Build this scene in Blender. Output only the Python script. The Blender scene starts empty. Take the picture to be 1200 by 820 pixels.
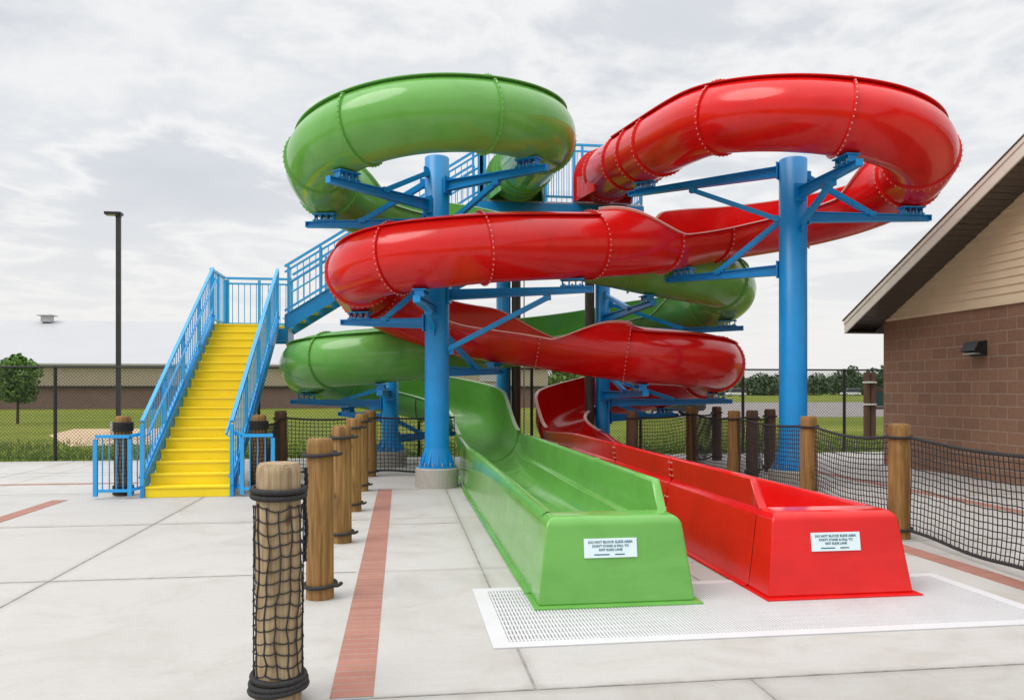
import bpy, bmesh, math, random
from mathutils import Vector, Matrix
random.seed(7)
R = math.radians
scene = bpy.context.scene
COL = scene.collection
TH = R(7.93); CT, ST = math.cos(TH), math.sin(TH)
def W(u, v, z=0.0):                       # plan survey axes (across view / along view) -> world metres
    return Vector((u*CT + v*ST, -u*ST + v*CT, z))

# ------------------------------------------------------------------ materials
def newmat(name):
    m = bpy.data.materials.new(name); m.use_nodes = True
    nt = m.node_tree; b = nt.nodes['Principled BSDF']
    return m, nt, b
def N(nt, typ, **kw):
    n = nt.nodes.new(typ)
    for k, v in kw.items():
        if hasattr(n, k): setattr(n, k, v)
        else: n.inputs[k].default_value = v
    return n
def L(nt, a, b): nt.links.new(a, b)
def coords(nt, scale=(1, 1, 1), rot=(0, 0, 0)):
    t = N(nt, 'ShaderNodeTexCoord'); m = N(nt, 'ShaderNodeMapping')
    m.inputs['Scale'].default_value = scale; m.inputs['Rotation'].default_value = rot
    L(nt, t.outputs['Object'], m.inputs['Vector']); return m.outputs['Vector']
def noise(nt, vec, scale, detail=4, rough=.55, dist=0.0):
    n = N(nt, 'ShaderNodeTexNoise'); n.inputs['Scale'].default_value = scale
    n.inputs['Detail'].default_value = detail; n.inputs['Roughness'].default_value = rough
    n.inputs['Distortion'].default_value = dist
    L(nt, vec, n.inputs['Vector']); return n.outputs['Fac']
def ramp(nt, fac, stops):
    r = N(nt, 'ShaderNodeValToRGB'); e = r.color_ramp.elements
    while len(e) < len(stops): e.new(.5)
    for el, (p, c) in zip(e, stops):
        el.position = p; el.color = (c[0], c[1], c[2], 1) if not isinstance(c, (int, float)) else (c, c, c, 1)
    L(nt, fac, r.inputs['Fac']); return r.outputs['Color']
def mixc(nt, fac, a, b, mode='MIX'):
    m = N(nt, 'ShaderNodeMix', data_type='RGBA', blend_type=mode)
    for sock, val in ((m.inputs[0], fac), (m.inputs[6], a), (m.inputs[7], b)):
        if hasattr(val, 'links'): L(nt, val, sock)
        elif isinstance(val, (int, float)): sock.default_value = val
        else: sock.default_value = (val[0], val[1], val[2], 1)
    return m.outputs[2]
def bump(nt, b, h, strength=.3, dist=.01):
    n = N(nt, 'ShaderNodeBump'); n.inputs['Strength'].default_value = strength; n.inputs['Distance'].default_value = dist
    L(nt, h, n.inputs['Height']); L(nt, n.outputs['Normal'], b.inputs['Normal'])

def simple(name, col, rough=.5, metal=0.0, var=.12, scale=3.0, bumpk=0.0, coat=0.0, spec=.5):
    m, nt, b = newmat(name)
    v = coords(nt)
    f = noise(nt, v, scale, 5)
    lo = [max(0, c*(1-var)) for c in col]; hi = [min(1, c*(1+var)) for c in col]
    L(nt, ramp(nt, f, [(.3, lo), (.7, hi)]), b.inputs['Base Color'])
    b.inputs['Roughness'].default_value = rough; b.inputs['Metallic'].default_value = metal
    b.inputs['Coat Weight'].default_value = coat; b.inputs['Coat Roughness'].default_value = .05
    b.inputs['Specular IOR Level'].default_value = spec
    if bumpk: bump(nt, b, noise(nt, v, 40, 4), bumpk, .005)
    return m
def gelcoat(name, col, col2):
    m, nt, b = newmat(name); v = coords(nt)
    f = noise(nt, v, 1.6, 5, .6, .6)
    c = ramp(nt, f, [(.25, col2), (.6, col)])
    streak = noise(nt, coords(nt, (.6, .6, 5)), 2.2, 4)
    c = mixc(nt, ramp(nt, streak, [(.55, 0.), (.8, .18)]), c, [min(1, x*1.6+.03) for x in col])
    L(nt, c, b.inputs['Base Color'])
    L(nt, ramp(nt, noise(nt, v, 4, 4), [(.3, .11), (.75, .21)]), b.inputs['Roughness'])
    b.inputs['Specular IOR Level'].default_value = .45
    bump(nt, b, noise(nt, v, 7, 2), .045, .02)
    return m
M = {}
M['red'] = gelcoat('red gelcoat', (.69, .009, .008), (.55, .006, .005))
M['green'] = gelcoat('green gelcoat', (.145, .395, .078), (.112, .33, .056))
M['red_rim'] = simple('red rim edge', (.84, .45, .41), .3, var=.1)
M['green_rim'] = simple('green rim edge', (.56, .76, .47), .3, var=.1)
M['bolt'] = simple('bolt heads', (.78, .36, .33), .35, .1, var=.05)
M['bolt_green'] = simple('green bolt heads', (.15, .42, .06), .35, 0, var=.05)
M['blue'] = simple('blue paint', (.001, .255, .64), .34, var=.10, scale=2.5, bumpk=.03)
M['blue_rail'] = simple('blue rail paint', (.018, .34, .74), .38, var=.10, scale=4, coat=.2)
M['yellow'] = None
M['dark'] = simple('dark steel', (.03, .028, .028), .5, var=.2)
M['brownpipe'] = simple('bronze pipe', (.075, .062, .055), .45, .2, var=.15)
M['steel'] = simple('galvanised', (.45, .46, .47), .4, .8)
M['pedestal'] = None
M['rope'] = simple('black rope', (.026, .024, .025), .75, var=.35, scale=60)
M['fence'] = simple('black fence', (.012, .012, .012), .55, var=.2)
M['white'] = simple('white paint', (.78, .78, .78), .45, var=.03)
M['signblue'] = simple('sign face', (.70, .83, .88), .35, var=.03)
M['ink'] = simple('sign ink', (.03, .14, .17), .5, var=.1)
M['fascia'] = simple('fascia', (.66, .63, .55), .5, var=.05)
M['shingle'] = simple('shingle', (.16, .13, .11), .85, var=.35, scale=14, bumpk=.4)
M['lampblack'] = simple('lamp housing', (.02, .02, .023), .35, .2, var=.1)
M['lens'] = simple('lamp lens', (.45, .45, .43), .2)
M['warehouse_roof'] = simple('warehouse roof', (.41, .415, .425), .5, var=.025, scale=.25)
M['glass'] = simple('dark glass', (.02, .025, .03), .08)
M['tyre'] = simple('tyre', (.015, .015, .015), .8)
M['carblack'] = simple('dark car paint', (.02, .022, .026), .2, coat=.6)
M['carwhite'] = simple('white van paint', (.75, .75, .75), .3, coat=.4)
M['teal'] = simple('teal panel', (.008, .05, .055), .6)
M['signgreen'] = simple('road sign green', (.01, .16, .07), .5)

def mk_yellow():
    m, nt, b = newmat('yellow step'); v = coords(nt)
    c = ramp(nt, noise(nt, v, 3, 5), [(.3, (.86, .63, .004)), (.7, (.90, .68, .008))])
    c = mixc(nt, ramp(nt, noise(nt, v, 14, 6, .7), [(.62, 0.), (.8, .25)]), c, (.45, .33, .05))
    L(nt, c, b.inputs['Base Color']); b.inputs['Roughness'].default_value = .5
    bump(nt, b, noise(nt, v, 220, 2), .25, .003); return m
M['yellow'] = mk_yellow()
def mk_concrete(name, base, cell=None, rough=.8):
    m, nt, b = newmat(name); v = coords(nt)
    def mth(op, a, bb=None):
        n = N(nt, 'ShaderNodeMath', operation=op)
        for i, x in enumerate((a, bb)):
            if x is None: continue
            if hasattr(x, 'links'): L(nt, x, n.inputs[i])
            else: n.inputs[i].default_value = x
        return n.outputs[0]
    big = noise(nt, v, .45, 6, .62, .5)
    c = ramp(nt, big, [(.30, [x*.86 for x in base]), (.66, [min(1, x*1.06) for x in base])])
    broom = noise(nt, coords(nt, (1, 22, 1)), 2.2, 6, .65)
    c = mixc(nt, .55, c, mixc(nt, broom, [x*.80 for x in base], [min(1, x*1.16) for x in base]))
    st = noise(nt, v, 1.3, 8, .66, 1.4)
    c = mixc(nt, ramp(nt, st, [(.48, 0.), (.70, .68)]), c, (base[0]*.74, base[1]*.70, base[2]*.63))
    st2 = noise(nt, coords(nt, (.7, 1.6, 1)), 3.1, 7, .7, 2.0)
    c = mixc(nt, ramp(nt, st2, [(.60, 0.), (.72, .40)]), c, [x*.70 for x in base])
    for sc, lo, hi, k, dk in ((14, .52, .74, .30, .74), (55, .50, .72, .38, .66), (120, .60, .74, .5, .45)):
        c = mixc(nt, ramp(nt, noise(nt, v, sc, 3, .7), [(lo, 0.), (hi, k)]), c, [x*dk for x in base])
    if cell:
        sx = N(nt, 'ShaderNodeSeparateXYZ'); L(nt, v, sx.inputs[0])
        fx = mth('DIVIDE', mth('SUBTRACT', sx.outputs['X'], cell[0]), cell[1]); fy = mth('DIVIDE', mth('SUBTRACT', sx.outputs['Y'], cell[2]), cell[3])
        cb = N(nt, 'ShaderNodeCombineXYZ'); L(nt, mth('FLOOR', fx), cb.inputs[0]); L(nt, mth('FLOOR', fy), cb.inputs[1])
        wn = N(nt, 'ShaderNodeTexWhiteNoise'); L(nt, cb.outputs[0], wn.inputs['Vector'])
        c = mixc(nt, mth('MULTIPLY', wn.outputs['Value'], .42), c, [x*.80 for x in base])
        for f_, w_ in ((fx, cell[1]), (fy, cell[3])):      # grime that gathers along the slab joints
            fr = mth('FRACT', f_); d = mth('MULTIPLY', mth('MINIMUM', fr, mth('SUBTRACT', 1.0, fr)), w_)
            dd = mth('ADD', d, mth('MULTIPLY', mth('SUBTRACT', noise(nt, v, 5, 5, .7), .5), .12))
            c = mixc(nt, ramp(nt, dd, [(.0, .40), (.07, .0)]), c, (base[0]*.55, base[1]*.52, base[2]*.47))
    L(nt, c, b.inputs['Base Color'])
    L(nt, ramp(nt, st, [(.3, rough), (.75, rough-.25)]), b.inputs['Roughness'])
    bump(nt, b, noise(nt, v, 120, 5, .75), .35, .004); return m
M['concrete'] = mk_concrete('deck concrete', (.50, .483, .460), (-2.74, 3.41, 3.945, 2.735))
M['concrete2'] = mk_concrete('front slab concrete', (.45, .435, .41), (-1.2, 3.0, .93, 3.0))
M['pedestal'] = mk_concrete('pedestal concrete', (.42, .39, .35))
M['joint'] = simple('joint sealant', (.25, .24, .23), .85, var=.3, scale=10)
def mk_brick(name, c1, c2, mort, w, h, msize, rot=(0, 0, 0), rough=.85, bk=.5, off=.5, splitface=0, stops=None):
    m, nt, b = newmat(name); v = coords(nt, (1, 1, 1), rot)
    t = N(nt, 'ShaderNodeTexBrick'); t.inputs['Scale'].default_value = 1
    t.inputs['Brick Width'].default_value = w; t.inputs['Row Height'].default_value = h
    t.inputs['Mortar Size'].default_value = msize; t.inputs['Mortar Smooth'].default_value = .2
    t.inputs['Bias'].default_value = 0; t.offset = off
    t.inputs['Color1'].default_value = (*c1, 1); t.inputs['Color2'].default_value = (*c2, 1); t.inputs['Mortar'].default_value = (*mort, 1)
    L(nt, v, t.inputs['Vector'])
    v0 = coords(nt)
    c = mixc(nt, ramp(nt, noise(nt, v0, 11, 6, .7), [(.3, .0), (.75, .45)]), t.outputs['Color'], [x*.55 for x in c1])
    c = mixc(nt, ramp(nt, noise(nt, v0, .8, 4), [(.4, 0.), (.75, .25)]), c, [min(1, x*1.5) for x in c2])
    L(nt, c, b.inputs['Base Color']); b.inputs['Roughness'].default_value = rough
    mth = N(nt, 'ShaderNodeMath', operation='SUBTRACT'); mth.inputs[0].default_value = 1
    L(nt, t.outputs['Fac'], mth.inputs[1])
    if splitface:
        add = N(nt, 'ShaderNodeMath', operation='MULTIPLY_ADD'); add.inputs[1].default_value = splitface
        L(nt, noise(nt, v0, 26, 5, .65), add.inputs[0]); L(nt, mth.outputs[0], add.inputs[2]); h_ = add.outputs[0]
    else: h_ = mth.outputs[0]
    bump(nt, b, h_, bk, .012); return m
M['paver'] = mk_brick('clay paver', (.40, .178, .132), (.32, .140, .104), (.31, .25, .21), .55, .092, .007, (0, 0, 0), bk=.3, off=0)
M['paver_x'] = mk_brick('clay paver cross', (.40, .178, .132), (.32, .140, .104), (.31, .25, .21), .55, .092, .007, (0, 0, R(90)), bk=.3)
# wall in the YZ plane : rotate so that brick rows run along Y
def mk_block():
    m, nt, b = newmat('split face block')
    tc = N(nt, 'ShaderNodeTexCoord'); sx = N(nt, 'ShaderNodeSeparateXYZ'); cx = N(nt, 'ShaderNodeCombineXYZ')
    L(nt, tc.outputs['Object'], sx.inputs[0])
    add = N(nt, 'ShaderNodeMath', operation='ADD'); L(nt, sx.outputs['X'], add.inputs[0]); L(nt, sx.outputs['Y'], add.inputs[1])
    L(nt, add.outputs[0], cx.inputs['X']); L(nt, sx.outputs['Z'], cx.inputs['Y'])
    t = N(nt, 'ShaderNodeTexBrick'); t.inputs['Scale'].default_value = 1
    t.inputs['Brick Width'].default_value = .41; t.inputs['Row Height'].default_value = .206; t.inputs['Mortar Size'].default_value = .013
    t.inputs['Mortar Smooth'].default_value = .3; t.inputs['Bias'].default_value = 0
    t.inputs['Color1'].default_value = (.33, .18, .108, 1); t.inputs['Color2'].default_value = (.255, .14, .085, 1)
    t.inputs['Mortar'].default_value = (.38, .27, .20, 1)
    L(nt, cx.outputs[0], t.inputs['Vector'])
    v0 = tc.outputs['Object']
    c = mixc(nt, ramp(nt, noise(nt, v0, 15, 6, .75), [(.40, .0), (.72, .45)]), t.outputs['Color'], (.15, .08, .058))
    c = mixc(nt, ramp(nt, noise(nt, v0, 30, 5, .7), [(.55, .0), (.75, .35)]), c, (.45, .29, .23))
    L(nt, c, b.inputs['Base Color']); b.inputs['Roughness'].default_value = .9
    mth = N(nt, 'ShaderNodeMath', operation='SUBTRACT'); mth.inputs[0].default_value = 1; L(nt, t.outputs['Fac'], mth.inputs[1])
    ad2 = N(nt, 'ShaderNodeMath', operation='MULTIPLY_ADD'); ad2.inputs[1].default_value = 1.6
    L(nt, noise(nt, v0, 22, 6, .7), ad2.inputs[0]); L(nt, mth.outputs[0], ad2.inputs[2])
    bump(nt, b, ad2.outputs[0], .8, .02); return m
M['block'] = mk_block()
M['siding'] = simple('tan siding', (.77, .635, .435), .6, var=.05, scale=2)
M['soffit'] = simple('bronze soffit', (.075, .058, .046), .55, var=.1)
def mk_wood(name, a, bcol, dark, grey=None):
    m, nt, b = newmat(name)
    oi = N(nt, 'ShaderNodeObjectInfo'); tc = N(nt, 'ShaderNodeTexCoord')
    mp = N(nt, 'ShaderNodeMapping'); mp.inputs['Scale'].default_value = (1, 1, .06)
    vm = N(nt, 'ShaderNodeVectorMath', operation='ADD')
    cmb = N(nt, 'ShaderNodeCombineXYZ'); ml = N(nt, 'ShaderNodeMath', operation='MULTIPLY'); ml.inputs[1].default_value = 37
    L(nt, oi.outputs['Random'], ml.inputs[0]); L(nt, ml.outputs[0], cmb.inputs[0]); L(nt, ml.outputs[0], cmb.inputs[2])
    L(nt, tc.outputs['Object'], vm.inputs[0]); L(nt, cmb.outputs[0], vm.inputs[1]); L(nt, vm.outputs[0], mp.inputs[0])
    v = mp.outputs[0]
    f = noise(nt, v, 15, 7, .62, 2.2); g = noise(nt, v, 85, 5, .7)
    c = ramp(nt, f, [(.3, dark), (.5, a), (.72, bcol)])
    c = mixc(nt, ramp(nt, g, [(.5, 0.), (.75, .5)]), c, [x*.5 for x in dark])
    blot = noise(nt, vm.outputs[0], 4, 4, .6)
    c = mixc(nt, ramp(nt, blot, [(.5, 0.), (.75, .45)]), c, grey if grey else [x*.7 for x in a])
    knot = N(nt, 'ShaderNodeTexVoronoi'); knot.inputs['Scale'].default_value = 5.0
    mk = N(nt, 'ShaderNodeMapping'); mk.inputs['Scale'].default_value = (1, 1, .7); L(nt, vm.outputs[0], mk.inputs[0]); L(nt, mk.outputs[0], knot.inputs['Vector'])
    c = mixc(nt, ramp(nt, knot.outputs['Distance'], [(.05, .8), (.14, 0.)]), c, (.06, .03, .012))
    L(nt, c, b.inputs['Base Color']); b.inputs['Roughness'].default_value = .75
    bump(nt, b, g, .35, .006); return m
M['wood'] = mk_wood('post wood', (.25, .130, .034), (.38, .215, .068), (.125, .058, .015))
M['wood_grey'] = mk_wood('weathered wood', (.34, .24, .13), (.50, .40, .26), (.17, .11, .055), (.28, .23, .17))
M['wood_dark'] = mk_wood('dark wood', (.10, .05, .025), (.15, .085, .04), (.05, .025, .012))
M['wood_red'] = mk_wood('brown sign wood', (.11, .045, .03), (.15, .07, .045), (.07, .03, .02))
def mk_grass():
    m, nt, b = newmat('grass ground'); v = coords(nt)
    f = noise(nt, v, .10, 6, .65, .5); g = noise(nt, v, 1.4, 6, .7); h = noise(nt, coords(nt, (.05, .6, 1)), 1.0, 4)
    c = ramp(nt, f, [(.3, (.115, .145, .014)), (.55, (.185, .205, .024)), (.75, (.30, .275, .065))])
    c = mixc(nt, ramp(nt, h, [(.42, 0.), (.62, .5)]), c, (.09, .13, .014))
    c = mixc(nt, ramp(nt, g, [(.45, 0.), (.72, .55)]), c, (.06, .12, .012))
    L(nt, c, b.inputs['Base Color']); b.inputs['Roughness'].default_value = .95
    b.inputs['Specular IOR Level'].default_value = .15
    bump(nt, b, noise(nt, v, 9, 6, .75), .6, .08); return m
M['grass'] = mk_grass()
def leafmat(name, a, bcol, cc, scale=1.2):
    m, nt, b = newmat(name); v = coords(nt)
    f = noise(nt, v, scale, 3); g = noise(nt, v, scale*9, 2)
    c = mixc(nt, .5, ramp(nt, f, [(.3, a), (.5, bcol), (.7, cc)]), ramp(nt, g, [(.3, a), (.7, cc)]))
    L(nt, c, b.inputs['Base Color']); b.inputs['Roughness'].default_value = .6
    b.inputs['Specular IOR Level'].default_value = .25
    return m
M['leaf'] = leafmat('tree leaves', (.050, .125, .016), (.085, .18, .026), (.14, .25, .045))
M['shrub'] = leafmat('shrub leaves', (.07, .14, .02), (.11, .19, .03), (.17, .25, .06))
M['forest'] = leafmat('forest leaves', (.030, .060, .024), (.048, .085, .030), (.075, .12, .042), .12)
M['reed'] = leafmat('ditch grass', (.09, .17, .02), (.16, .23, .04), (.26, .28, .09), .8)
M['bark'] = simple('bark', (.07, .05, .035), .9, var=.3, scale=20)
M['sand'] = simple('sand', (.50, .36, .22), .95, var=.12, scale=1.2, bumpk=.3)
M['asphalt'] = simple('asphalt', (.22, .195, .185), .9, var=.12, scale=.3, bumpk=.2)
M['beige'] = simple('beige metal wall', (.44, .37, .27), .6, var=.03)
M['whbrick'] = mk_brick('warehouse base', (.20, .125, .10), (.17, .105, .085), (.24, .17, .14), .4, .2, .012, (R(90), 0, 0), bk=.2)
M['pit'] = simple('drain pit', (.02, .02, .02), .9)
M['grate'] = simple('white grating', (.60, .60, .61), .5, var=.04)

# ------------------------------------------------------------------ mesh helpers
ORG = {}
class MB:
    def __init__(s): s.v = []; s.f = []; s.sm = []; s.mi = []; s.cur = 0
    def add(s, verts, faces, smooth=False):
        o = len(s.v); s.v += [Vector(p) for p in verts]
        for f in faces: s.f.append([i+o for i in f]); s.sm.append(smooth); s.mi.append(s.cur)
    def box(s, c, size, rz=0.0):
        hx, hy, hz = size[0]/2, size[1]/2, size[2]/2; c = Vector(c); ca, sa = math.cos(rz), math.sin(rz)
        vs = []
        for z in (-hz, hz):
            for x, y in ((-hx, -hy), (hx, -hy), (hx, hy), (-hx, hy)):
                vs.append(c + Vector((x*ca-y*sa, x*sa+y*ca, z)))
        s.add(vs, [(3, 2, 1, 0), (4, 5, 6, 7), (0, 1, 5, 4), (1, 2, 6, 5), (2, 3, 7, 6), (3, 0, 4, 7)])
    def bar(s, p0, p1, w, h, w1=None, h1=None, up=Vector((0, 0, 1))):
        p0 = Vector(p0); p1 = Vector(p1); d = (p1-p0).normalized()
        if abs(d.dot(up)) > .98: up = Vector((0, 1, 0))
        a = d.cross(up).normalized(); b = a.cross(d).normalized()
        w1 = w if w1 is None else w1; h1 = h if h1 is None else h1
        vs = [p+a*x*ww/2+b*y*hh/2 for p, ww, hh in ((p0, w, h), (p1, w1, h1)) for x, y in ((-1, -1), (1, -1), (1, 1), (-1, 1))]
        s.add(vs, [(3, 2, 1, 0), (4, 5, 6, 7), (0, 1, 5, 4), (1, 2, 6, 5), (2, 3, 7, 6), (3, 0, 4, 7)])
    def cyl(s, p0, p1, r0, r1=None, n=12, caps=True, smooth=True):
        p0 = Vector(p0); p1 = Vector(p1); r1 = r0 if r1 is None else r1; d = (p1-p0).normalized()
        a = d.cross(Vector((0, 0, 1)) if abs(d.z) < .95 else Vector((1, 0, 0))).normalized(); b = d.cross(a)
        ring = lambda p, r: [p + a*math.cos(t)*r + b*math.sin(t)*r for t in [2*math.pi*i/n for i in range(n)]]
        s.add(ring(p0, r0)+ring(p1, r1), [(i, (i+1) % n, n+(i+1) % n, n+i) for i in range(n)], smooth)
        if caps: s.add(ring(p0, r0), [tuple(range(n-1, -1, -1))]); s.add(ring(p1, r1), [tuple(range(n))])
    def path(s, pts, r, n=4, closed=False, smooth=True):
        pts = [Vector(p) for p in pts]; m = len(pts); vs = []; fs = []
        for i, p in enumerate(pts):
            q0 = pts[(i-1) % m] if (closed or i > 0) else p; q1 = pts[(i+1) % m] if (closed or i < m-1) else p
            d = (q1-q0).normalized()
            a = d.cross(Vector((0, 0, 1)) if abs(d.z) < .9 else Vector((1, 0, 0))).normalized(); b = d.cross(a)
            vs += [p + a*math.cos(2*math.pi*k/n)*r + b*math.sin(2*math.pi*k/n)*r for k in range(n)]
        for i in range(m if closed else m-1):
            j = (i+1) % m
            for k in range(n): fs.append((i*n+k, i*n+(k+1) % n, j*n+(k+1) % n, j*n+k))
        s.add(vs, fs, smooth)
    def lathe(s, c, prof, n=24, smooth=True):
        c = Vector(c); vs = []; fs = []
        for r, z in prof: vs += [c+Vector((r*math.cos(2*math.pi*i/n), r*math.sin(2*math.pi*i/n), z)) for i in range(n)]
        for k in range(len(prof)-1):
            for i in range(n): fs.append((k*n+i, k*n+(i+1) % n, (k+1)*n+(i+1) % n, (k+1)*n+i))
        s.add(vs, fs, smooth)
    def build(s, name, mat, parent=None, bevel=0.0, seg=2):
        org = ORG.get(parent.name, Vector()) if parent else Vector()
        me = bpy.data.meshes.new(name); me.from_pydata([tuple(p-org) for p in s.v], [], s.f)
        mats = mat if isinstance(mat, (list, tuple)) else [mat]
        for q in mats: me.materials.append(q)
        me.polygons.foreach_set('use_smooth', s.sm); me.polygons.foreach_set('material_index', s.mi); me.update()
        o = bpy.data.objects.new(name, me); COL.objects.link(o)
        if parent: o.parent = parent; ORG[o.name] = org
        if bevel:
            bv = o.modifiers.new('bevel', 'BEVEL'); bv.width = bevel; bv.segments = seg; bv.limit_method = 'ANGLE'; bv.angle_limit = R(40)
        return o
def tag(o, label, cat, group=None):
    o['label'] = label; o['category'] = cat
    if group: o['group'] = group
    return o
def struct(o): o['kind'] = 'structure'; return o
def thing(name, label, cat, loc=(0, 0, 0), group=None):
    o = bpy.data.objects.new(name, None); COL.objects.link(o); o.location = loc; o.empty_display_size = .2
    ORG[o.name] = Vector(loc); return tag(o, label, cat, group)
def dup(root, loc, label=None, rotz=0.0, scale=None):
    def cp(o, par):
        c = o.copy(); COL.objects.link(c)
        if par: c.parent = par
        for ch in [x for x in ALLCH.get(o.name, [])]: cp(ch, c)
        return c
    ALLCH = {}
    for x in bpy.data.objects:
        if x.parent: ALLCH.setdefault(x.parent.name, []).append(x)
    r = cp(root, None); r.location = loc; r.rotation_euler = (0, 0, rotz)
    if scale: r.scale = scale
    if label: r['label'] = label
    return r

# ------------------------------------------------------------------ slide paths
def arc(cu, cv, Rr, a0, a1, z0, z1, n):
    return [(cu+Rr*math.cos(R(a0+(a1-a0)*i/n)), cv+Rr*math.sin(R(a0+(a1-a0)*i/n)), z0+(z1-z0)*i/n) for i in range(n+1)]
def smooth_path(pts, step=.08):
    P = [W(*p) for p in pts]
    out = []
    for i in range(len(P)-1):
        p0 = P[i-1] if i else P[0]*2-P[1]; p1, p2 = P[i], P[i+1]; p3 = P[i+2] if i+2 < len(P) else P[-1]*2-P[-2]
        t1 = max(1e-4, (p1-p0).length**.5); t2 = max(1e-4, (p2-p1).length**.5); t3 = max(1e-4, (p3-p2).length**.5)
        m1 = (p1-p0)/t1-(p2-p0)/(t1+t2)+(p2-p1)/t2; m2 = (p2-p1)/t2-(p3-p1)/(t2+t3)+(p3-p2)/t3
        m1 *= t2; m2 *= t2
        for k in range(24):
            t = k/24.; out.append((2*t**3-3*t*t+1)*p1+(t**3-2*t*t+t)*m1+(-2*t**3+3*t*t)*p2+(t**3-t*t)*m2)
    out.append(P[-1])
    d = [0]
    for a, b in zip(out, out[1:]): d.append(d[-1]+(b-a).length)
    n = int(d[-1]/step); res = []; j = 0
    for i in range(n+1):
        s = d[-1]*i/n
        while j < len(d)-2 and d[j+1] < s: j += 1
        t = (s-d[j])/max(1e-9, d[j+1]-d[j]); res.append(out[j].lerp(out[j+1], t))
    for _ in range(14):
        res = [res[0]]+[(res[i-1]+res[i]*2+res[i+1])/4 for i in range(1, len(res)-1)]+[res[-1]]
    return res, d[-1]/n
RT = .50
def UV(x, y, z): return (x*CT-y*ST, x*ST+y*CT, z)
red_pts = [(1.80, 15.95, 5.70), (1.93, 15.1, 5.66), (2.2, 13.9, 5.57)] \
    + arc(4.46, 12.45, 1.73, 205, 270, 5.46, 5.16, 4) + arc(4.46, 12.45, 1.73, 286, 360, 5.10, 4.82, 4) \
    + arc(4.46, 12.45, 1.73, 378, 450, 4.74, 4.42, 4) + arc(4.46, 12.45, 1.73, 465, 480, 4.34, 4.26, 1) \
    + [(2.1, 12.78, 3.86)] + arc(-.92, 12.78, 1.50, 300, 270, 3.56, 3.46, 2) + arc(-.97, 12.75, 1.47, 250, 180, 3.42, 3.25, 4) \
    + arc(-.97, 12.75, 1.47, 160, 90, 3.14, 2.60, 4) + [(-.2, 14.26, 2.49), (.7, 14.32, 2.36)] \
    + arc(2.3, 15.8, 1.75, 255, 270, 2.17, 2.10, 2) + arc(2.3, 15.8, 1.75, 288, 360, 2.08, 1.95, 4) \
    + arc(2.3, 15.8, 1.75, 378, 450, 1.86, 1.42, 4) + [(1.70, 17.36, 1.24), (1.20, 16.9, 1.07), (.96, 16.2, .93), UV(3.165, 15.2, .81), UV(3.165, 14.5, .745)]
grn_pts = [(.06, 15.9, 5.70), (.18, 15.0, 5.66), (.33, 14.0, 5.58)] \
    + arc(-1.24, 12.5, 1.75, 12, -90, 5.48, 5.21, 6) + arc(-1.24, 12.5, 1.75, -106, -180, 5.15, 4.84, 4) \
    + arc(-1.24, 12.5, 1.75, -198, -270, 4.74, 4.46, 4) + arc(-1.24, 12.5, 1.75, -280, -285, 4.40, 4.36, 1) \
    + [(.7, 14.10, 4.05)] + arc(2.51, 15.8, 1.75, 258, 270, 3.74, 3.66, 1) + arc(2.51, 15.8, 1.75, 288, 360, 3.58, 3.38, 4) \
    + arc(2.51, 15.8, 1.75, 378, 450, 3.28, 2.98, 4) + arc(2.51, 15.8, 1.75, 462, 478, 2.86, 2.76, 1) \
    + [(.55, 16.85, 2.56), (-.35, 16.2, 2.42)] + arc(-2.55, 15.78, 1.5, 332, 270, 2.27, 2.10, 3) + arc(-2.55, 15.78, 1.5, 252, 180, 2.07, 1.93, 4) \
    + arc(-2.55, 15.78, 1.5, 162, 90, 1.82, 1.48, 4) + [(-1.75, 17.12, 1.32), (-1.08, 16.68, 1.16), (-.72, 15.95, 1.02), UV(1.495, 15.0, .89), UV(1.495, 14.2, .80), UV(1.495, 13.6, .745)]

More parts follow.
